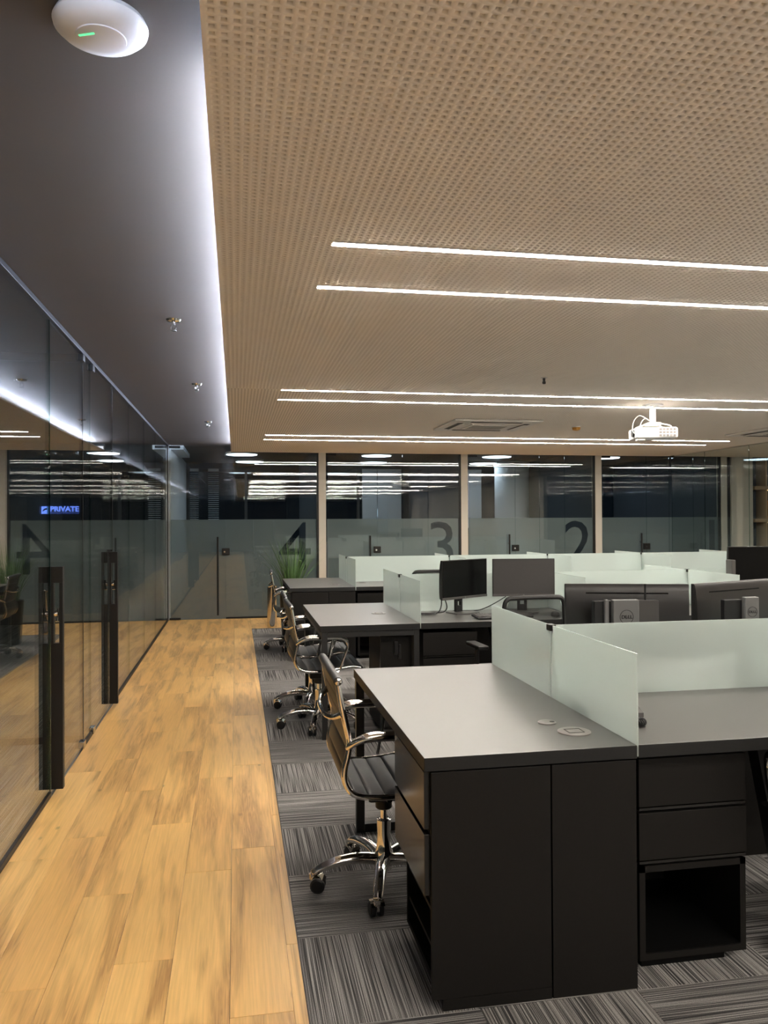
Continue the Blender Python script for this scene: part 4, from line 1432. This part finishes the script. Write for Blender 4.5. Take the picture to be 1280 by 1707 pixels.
def mini_pc(lab, x, y, rz, full):
    t = thing('mini_computer', lab, 'computer', (x, y, DZ + 0.0005), rz, group='small computers behind monitors')
    zt = 0.365
    if full:
        b = BM(); box(b, -0.13, 0.147, 0.012, 0.045, 0.17, zt - 0.004, 0.003)
        obj('case', b, 'plastic_black', t)
        b = BM(); box(b, 0.052, 0.146, 0.009, 0.0125, 0.172, zt - 0.006)
        obj('perforated_side', b, 'perforated_metal', t)
        b = BM(); box(b, -0.060, 0.050, -0.016, 0.014, 0.165, zt + 0.002, 0.003)
        fp = obj('front_panel', b, 'silver_panel', t)
        logo(fp, -0.005, -0.0162, 0.298, 0.029)
        b = BM(); box(b, -0.090, -0.074, -0.004, 0.016, 0.20, zt + 0.002, 0.002)
        obj('latch', b, 'silver_panel', t)
        b = BM(); tube(b, [(0.097, 0.03, zt - 0.01), (0.097, 0.03, zt + 0.062)], 0.0042, 8)
        obj('antenna', b, 'plastic_black', t)
    else:
        b = BM(); box(b, -0.085, 0.0, 0.012, 0.04, 0.17, zt - 0.012, 0.003)
        obj('case', b, 'plastic_black', t)
        b = BM(); box(b, -0.005, 0.058, -0.014, 0.014, 0.165, zt, 0.003)
        fp = obj('front_panel', b, 'silver_panel', t)
        logo(fp, 0.0265, -0.0142, 0.304, 0.0215)
        b = BM(); box(b, -0.075, -0.012, -0.002, 0.012, 0.24, 0.252)
        obj('latch', b, 'paper', t)
    b = BM(); box(b, -0.03, 0.03, -0.004, 0.014, 0.0, 0.18, 0.003); box(b, -0.06, 0.06, -0.03, 0.014, 0.0, 0.008, 0.002)
    obj('stand', b, 'plastic_black', t)


mini_pc('small computer with silver front, round logo and antenna behind the left monitor', 1.564, 3.05, math.radians(-3), True)
mini_pc('small silver-fronted computer behind the angled monitor', 2.100, 3.05, math.radians(-2), False)
t = thing('mini_computer', 'small dark computer left of the monitor at the right edge', 'computer', (3.72, 5.56, DZ + 0.0005))
b = BM(); box(b, -0.022, 0.010, -0.04, 0.04, 0.17, 0.375, 0.004); obj('case', b, 'plastic_grey', t)
b = BM(); box(b, -0.015, 0.015, -0.02, 0.02, 0, 0.18); box(b, -0.05, 0.05, -0.08, 0.08, 0, 0.01); obj('stand', b, 'plastic_black', t)

# ------------------------------------------------------------------ keyboard, mouse, phone, cables


def keyboard(lab, x, y, rz):
    t = thing('keyboard', lab, 'keyboard', (x, y, DZ + 0.001), rz)
    b = BM(); box(b, -0.21, 0.21, -0.065, 0.065, 0.0, 0.014, 0.004, rot=Matrix.Rotation(math.radians(5), 4, 'X') @ Matrix.Translation((0, 0, 0.006)))
    obj('body', b, 'plastic_black', t)
    kb = BM(); box(kb, -0.0082, 0.0082, -0.0078, 0.0078, 0, 0.007, 0.0015)
    km = bpy.data.meshes.new('key'); kb.to_mesh(km); kb.free(); km.materials.append(M['plastic_grey'])
    for r in range(5):
        for c in range(20):
            o = bpy.data.objects.new('key', km); C.objects.link(o); o.parent = t
            yy = -0.045 + r * 0.0215
            o.location = (-0.193 + c * 0.0203, yy, 0.0195 + yy * 0.087); o.rotation_euler = (math.radians(5), 0, 0)


keyboard('black keyboard on the middle bench in front of the monitors', 1.845, 5.43, math.radians(6))
t = thing('computer_mouse', 'black mouse on the middle bench, seen past the mesh chair', 'mouse', (2.245, 5.44, DZ + 0.0008), math.radians(-20))
b = BM(); lathe(b, [(0.030, 0.0), (0.034, 0.008), (0.030, 0.022), (0.018, 0.032), (0.004, 0.036)], 24)
bmesh.ops.scale(b, vec=(0.95, 1.7, 1.0), verts=b.verts[:])
ms = obj('shell', b, 'plastic_black', t, smooth=True)
obj('scroll_wheel', lathe(BM(), [(0.008, -0.003), (0.008, 0.003)], 14, 'x', (0, 0.032, 0.026)), 'plastic_grey', ms)

# desk phone peeking out behind the near screen
t = thing('desk_phone', 'grey desk phone with coiled cord half hidden behind the near glass screen', 'phone', (1.335, 2.72, DZ + 0.0006), math.radians(-8))
b = BM(); prism(b, [(-0.09, 0.0), (0.09, 0.0), (0.09, 0.055), (-0.09, 0.015)], 'x', -0.085, 0.085)
ph = obj('body', b, 'plastic_grey', t)
b = BM(); box(b, -0.078, -0.030, -0.085, 0.085, 0.0, 0.022, 0.008, rot=Matrix.Translation((0, 0, 0.045)) @ Matrix.Rotation(math.radians(12.5), 4, 'X'))
obj('handset', b, 'plastic_grey', t)
kb = BM(); box(kb, -0.006, 0.006, -0.005, 0.005, 0, 0.004)
km = bpy.data.meshes.new('key'); kb.to_mesh(km); kb.free(); km.materials.append(M['paper'])
for r in range(4):
    for c in range(3):
        o = bpy.data.objects.new('key', km); C.objects.link(o); o.parent = ph
        yy = -0.06 + r * 0.02
        o.location = (0.005 + c * 0.025, yy, 0.0355 + yy * 0.222); o.rotation_euler = (0.22, 0, 0)
b = BM()
pts = []
path = smooth_path([(-0.05, -0.10, 0.012), (-0.03, -0.17, 0.012), (0.0, -0.215, 0.012), (0.035, -0.215, 0.012), (0.042, -0.18, 0.012), (0.0, -0.15, 0.014)], 60)
for i, p in enumerate(path):
    q = path[min(i + 1, len(path) - 1)] - path[max(i - 1, 0)]
    q.normalize()
    nrm = Vector((-q.y, q.x, 0))
    a = i * 0.55
    pts.append(p + nrm * (math.cos(a) * 0.0085) + Vector((0, 0, math.sin(a) * 0.0085)))
tube(b, pts, 0.0026, 5)
obj('coiled_cord', b, 'plastic_black', t, smooth=True)


def cable(name, lab, pts, r, mat):
    b = BM(); tube(b, pts, r, 6, 6)
    return tag(obj(name, b, mat, smooth=True), lab, 'cable')


ycr = ISL[0][0] + 0.69
for i, (pts, lab) in enumerate((
    ([(1.33, ycr + 0.0155, 0.80), (1.45, ycr + 0.0125, 0.76), (1.62, ycr + 0.0155, 0.757), (1.80, ycr + 0.0125, 0.775), (1.95, ycr + 0.0155, 0.785)], 'white cable lying flattest behind the near frosted screen'),
    ([(1.28, ycr + 0.019, 0.757), (1.40, ycr + 0.0155, 0.768), (1.58, ycr + 0.0105, 0.757), (1.72, ycr + 0.0105, 0.80), (1.90, ycr + 0.0105, 0.845)], 'white cable rising to the right behind the near frosted screen'),
    ([(1.30, ycr + 0.0105, 0.757), (1.45, ycr + 0.0105, 0.762), (1.66, ycr + 0.0105, 0.757), (1.88, ycr + 0.0125, 0.765), (2.05, ycr + 0.0155, 0.757)], 'white cable nearest the glass behind the near frosted screen'))):
    cable('power_cable', lab, pts, 0.004, 'white_cable')
cable('power_cable', 'black cable looping down from the left of the black-screened monitor', [(1.50, 5.72, 0.93), (1.475, 5.70, 0.88), (1.47, 5.69, 0.82), (1.45, 5.68, 0.775), (1.42, 5.70, 0.757), (1.36, 5.72, 0.757)], 0.0042, 'plastic_black')
cable('power_cable', 'black cable trailing behind the stand of the black-screened monitor', [(1.50, 5.70, 0.86), (1.52, 5.72, 0.80), (1.50, 5.73, 0.765), (1.45, 5.74, 0.757), (1.40, 5.69, 0.757), (1.33, 5.66, 0.757)], 0.004, 'plastic_black')
cable('power_cable', 'black cable running between the two monitors of the middle bench', [(2.0, 5.80, 0.86), (1.90, 5.82, 0.80), (1.80, 5.83, 0.76), (1.70, 5.84, 0.757), (1.60, 5.85, 0.757)], 0.0038, 'plastic_black')
cable('power_cable', 'short black cable coil on the middle bench by the left screen', [(1.30, 5.70, 0.757), (1.34, 5.66, 0.757), (1.40, 5.66, 0.760), (1.43, 5.70, 0.757), (1.38, 5.74, 0.757), (1.31, 5.73, 0.760), (1.29, 5.68, 0.766), (1.36, 5.64, 0.768), (1.42, 5.68, 0.766)], 0.0042, 'plastic_black')
cable('power_cable', 'white cable lying between the keyboard and grey-screened monitor', [(1.70, 5.56, 0.757), (1.82, 5.60, 0.757), (1.92, 5.60, 0.757), (2.05, 5.58, 0.757)], 0.003, 'white_cable')

# ------------------------------------------------------------------ plant and steel stand at the back
t = thing('potted_grass', 'tall green ornamental grass in a dark pot behind the farthest end desk', 'plant', (0.68, 10.05, 0))
obj('pot', lathe(BM(), [(0.11, 0.0), (0.125, 0.02), (0.15, 0.50), (0.155, 0.52), (0.140, 0.52), (0.135, 0.48)], 28), 'dark_profile', t, smooth=True)
obj('soil', lathe(BM(), [(0.136, 0.45), (0.136, 0.475), (0.05, 0.485)], 20), 'soil', t)
b = BM()
rg = random.Random(4)
for i in range(190):
    a = rg.uniform(0, 2 * PI); r = 0.09 * math.sqrt(rg.random())
    x, y = math.cos(a) * r, math.sin(a) * r
    h = rg.uniform(0.45, 0.78)
    lean = rg.uniform(0.02, 0.30) * (0.5 + r / 0.09)
    b2 = a + rg.uniform(-0.5, 0.5)
    w = rg.uniform(0.004, 0.007)
    prev = None
    for q in range(6):
        u = q / 5
        p = Vector((x + math.cos(b2) * lean * u ** 1.8, y + math.sin(b2) * lean * u ** 1.8, 0.46 + h * u - 0.06 * lean * u * u))
        ww = w * (1 - u * 0.92)
        s = Vector((-math.sin(b2 + 0.6), math.cos(b2 + 0.6), 0)) * ww
        cur = (b.verts.new(p - s), b.verts.new(p + s))
        if prev:
            b.faces.new((prev[0], prev[1], cur[1], cur[0]))
        prev = cur
obj('foliage', b, 'grass_leaf', t, kind='stuff')
t = thing('umbrella_stand', 'slim polished steel cylinder standing on the wood floor behind the chairs', 'stand', (0.475, 10.92, 0))
obj('cylinder', lathe(BM(), [(0.062, 0.0), (0.064, 0.006), (0.064, 0.55), (0.060, 0.55), (0.058, 0.02)], 28), 'brushed_steel', t, smooth=True)
obj('rim', lathe(BM(), [(0.066, 0.545), (0.068, 0.552), (0.066, 0.559), (0.061, 0.559), (0.061, 0.545)], 28), 'chrome', t, smooth=True)

# meeting room 4 furniture behind the glass ---------------------------------
t = thing('meeting_table', 'dark meeting table inside meeting room 4', 'table', (0.35, 14.35, 0))
b = BM(); box(b, -0.45, 0.75, -0.75, 0.75, 0.71, 0.745, 0.003); obj('table_top', b, 'meeting_top', t)
for s in (-1, 1):
    b = BM(); tube(b, [(0.15, s * 0.5, 0.02), (0.15, s * 0.5, 0.71)], 0.035, 12); obj('leg', b, 'frame_black', t)
    b = BM(); box(b, -0.15, 0.45, s * 0.5 - 0.2, s * 0.5 + 0.2, 0, 0.02, 0.004); obj('foot_plate', b, 'frame_black', t)
t = thing('meeting_chair', 'dark meeting chair with splayed chrome legs behind the glass of room 4', 'chair', (0.12, 13.15, 0), math.radians(15))
b = BM(); box(b, -0.22, 0.22, -0.21, 0.21, 0.42, 0.455, 0.015); obj('seat', b, 'leather_black', t)
b = BM(); box(b, -0.20, 0.20, -0.235, -0.205, 0.50, 0.84, 0.012); obj('backrest', b, 'leather_black', t)
for sx in (-1, 1):
    b = BM(); tube(b, [(sx * 0.17, -0.17, 0.43), (sx * 0.17, -0.22, 0.50), (sx * 0.17, -0.23, 0.70)], 0.010, 8, 3); obj('back_tube', b, 'chrome', t)
for a in range(4):
    an = PI / 4 + a * PI / 2
    b = BM(); tube(b, [(0.02 * math.cos(an), 0.02 * math.sin(an), 0.34), (0.12 * math.cos(an), 0.12 * math.sin(an), 0.26), (0.31 * math.cos(an), 0.31 * math.sin(an), 0.010)], 0.010, 8, 4)
    obj('leg', b, 'chrome', t, smooth=True)
obj('stem', lathe(BM(), [(0.022, 0.32), (0.022, 0.425)], 12), 'chrome', t, smooth=True)

# illuminated company sign on the end wall of the left office ---------------
t = thing('illuminated_sign', 'small glowing blue company sign on the dark wall seen through the left glass', 'sign', (-2.675, BY - 0.06, 1.545))
b = BM(); box(b, 0.0, 0.095, -0.012, 0.0, 0.0, 0.105, 0.004)
ic = obj('icon_tile', b, 'sign_blue', t)
b = BM(); prism(b, [(0.018, 0.030), (0.018, 0.048), (0.045, 0.075), (0.078, 0.082), (0.072, 0.060), (0.046, 0.052)], 'y', -0.0155, -0.012)
obj('icon_mark', b, 'dark_profile', ic)
m = text_mesh('PRIVATE', 0.098, 0.004, 'LEFT', 1.0, 0.003)
wtx = max(v.co.x for v in m.vertices)
m.transform(Matrix.Rotation(PI / 2, 4, 'X') @ Matrix.Diagonal((0.385 / wtx, 1, 1, 1)))
obj('lettering', m, 'sign_blue', t, (0.115, -0.008, 0.035))
m = text_mesh('INVESTIMENTOS', 0.036, 0.003, 'LEFT', 1.0)
wtx = max(v.co.x for v in m.vertices)
m.transform(Matrix.Rotation(PI / 2, 4, 'X') @ Matrix.Diagonal((0.385 / wtx, 1, 1, 1)))
obj('lettering', m, 'sign_blue_soft', t, (0.115, -0.008, 0.0))
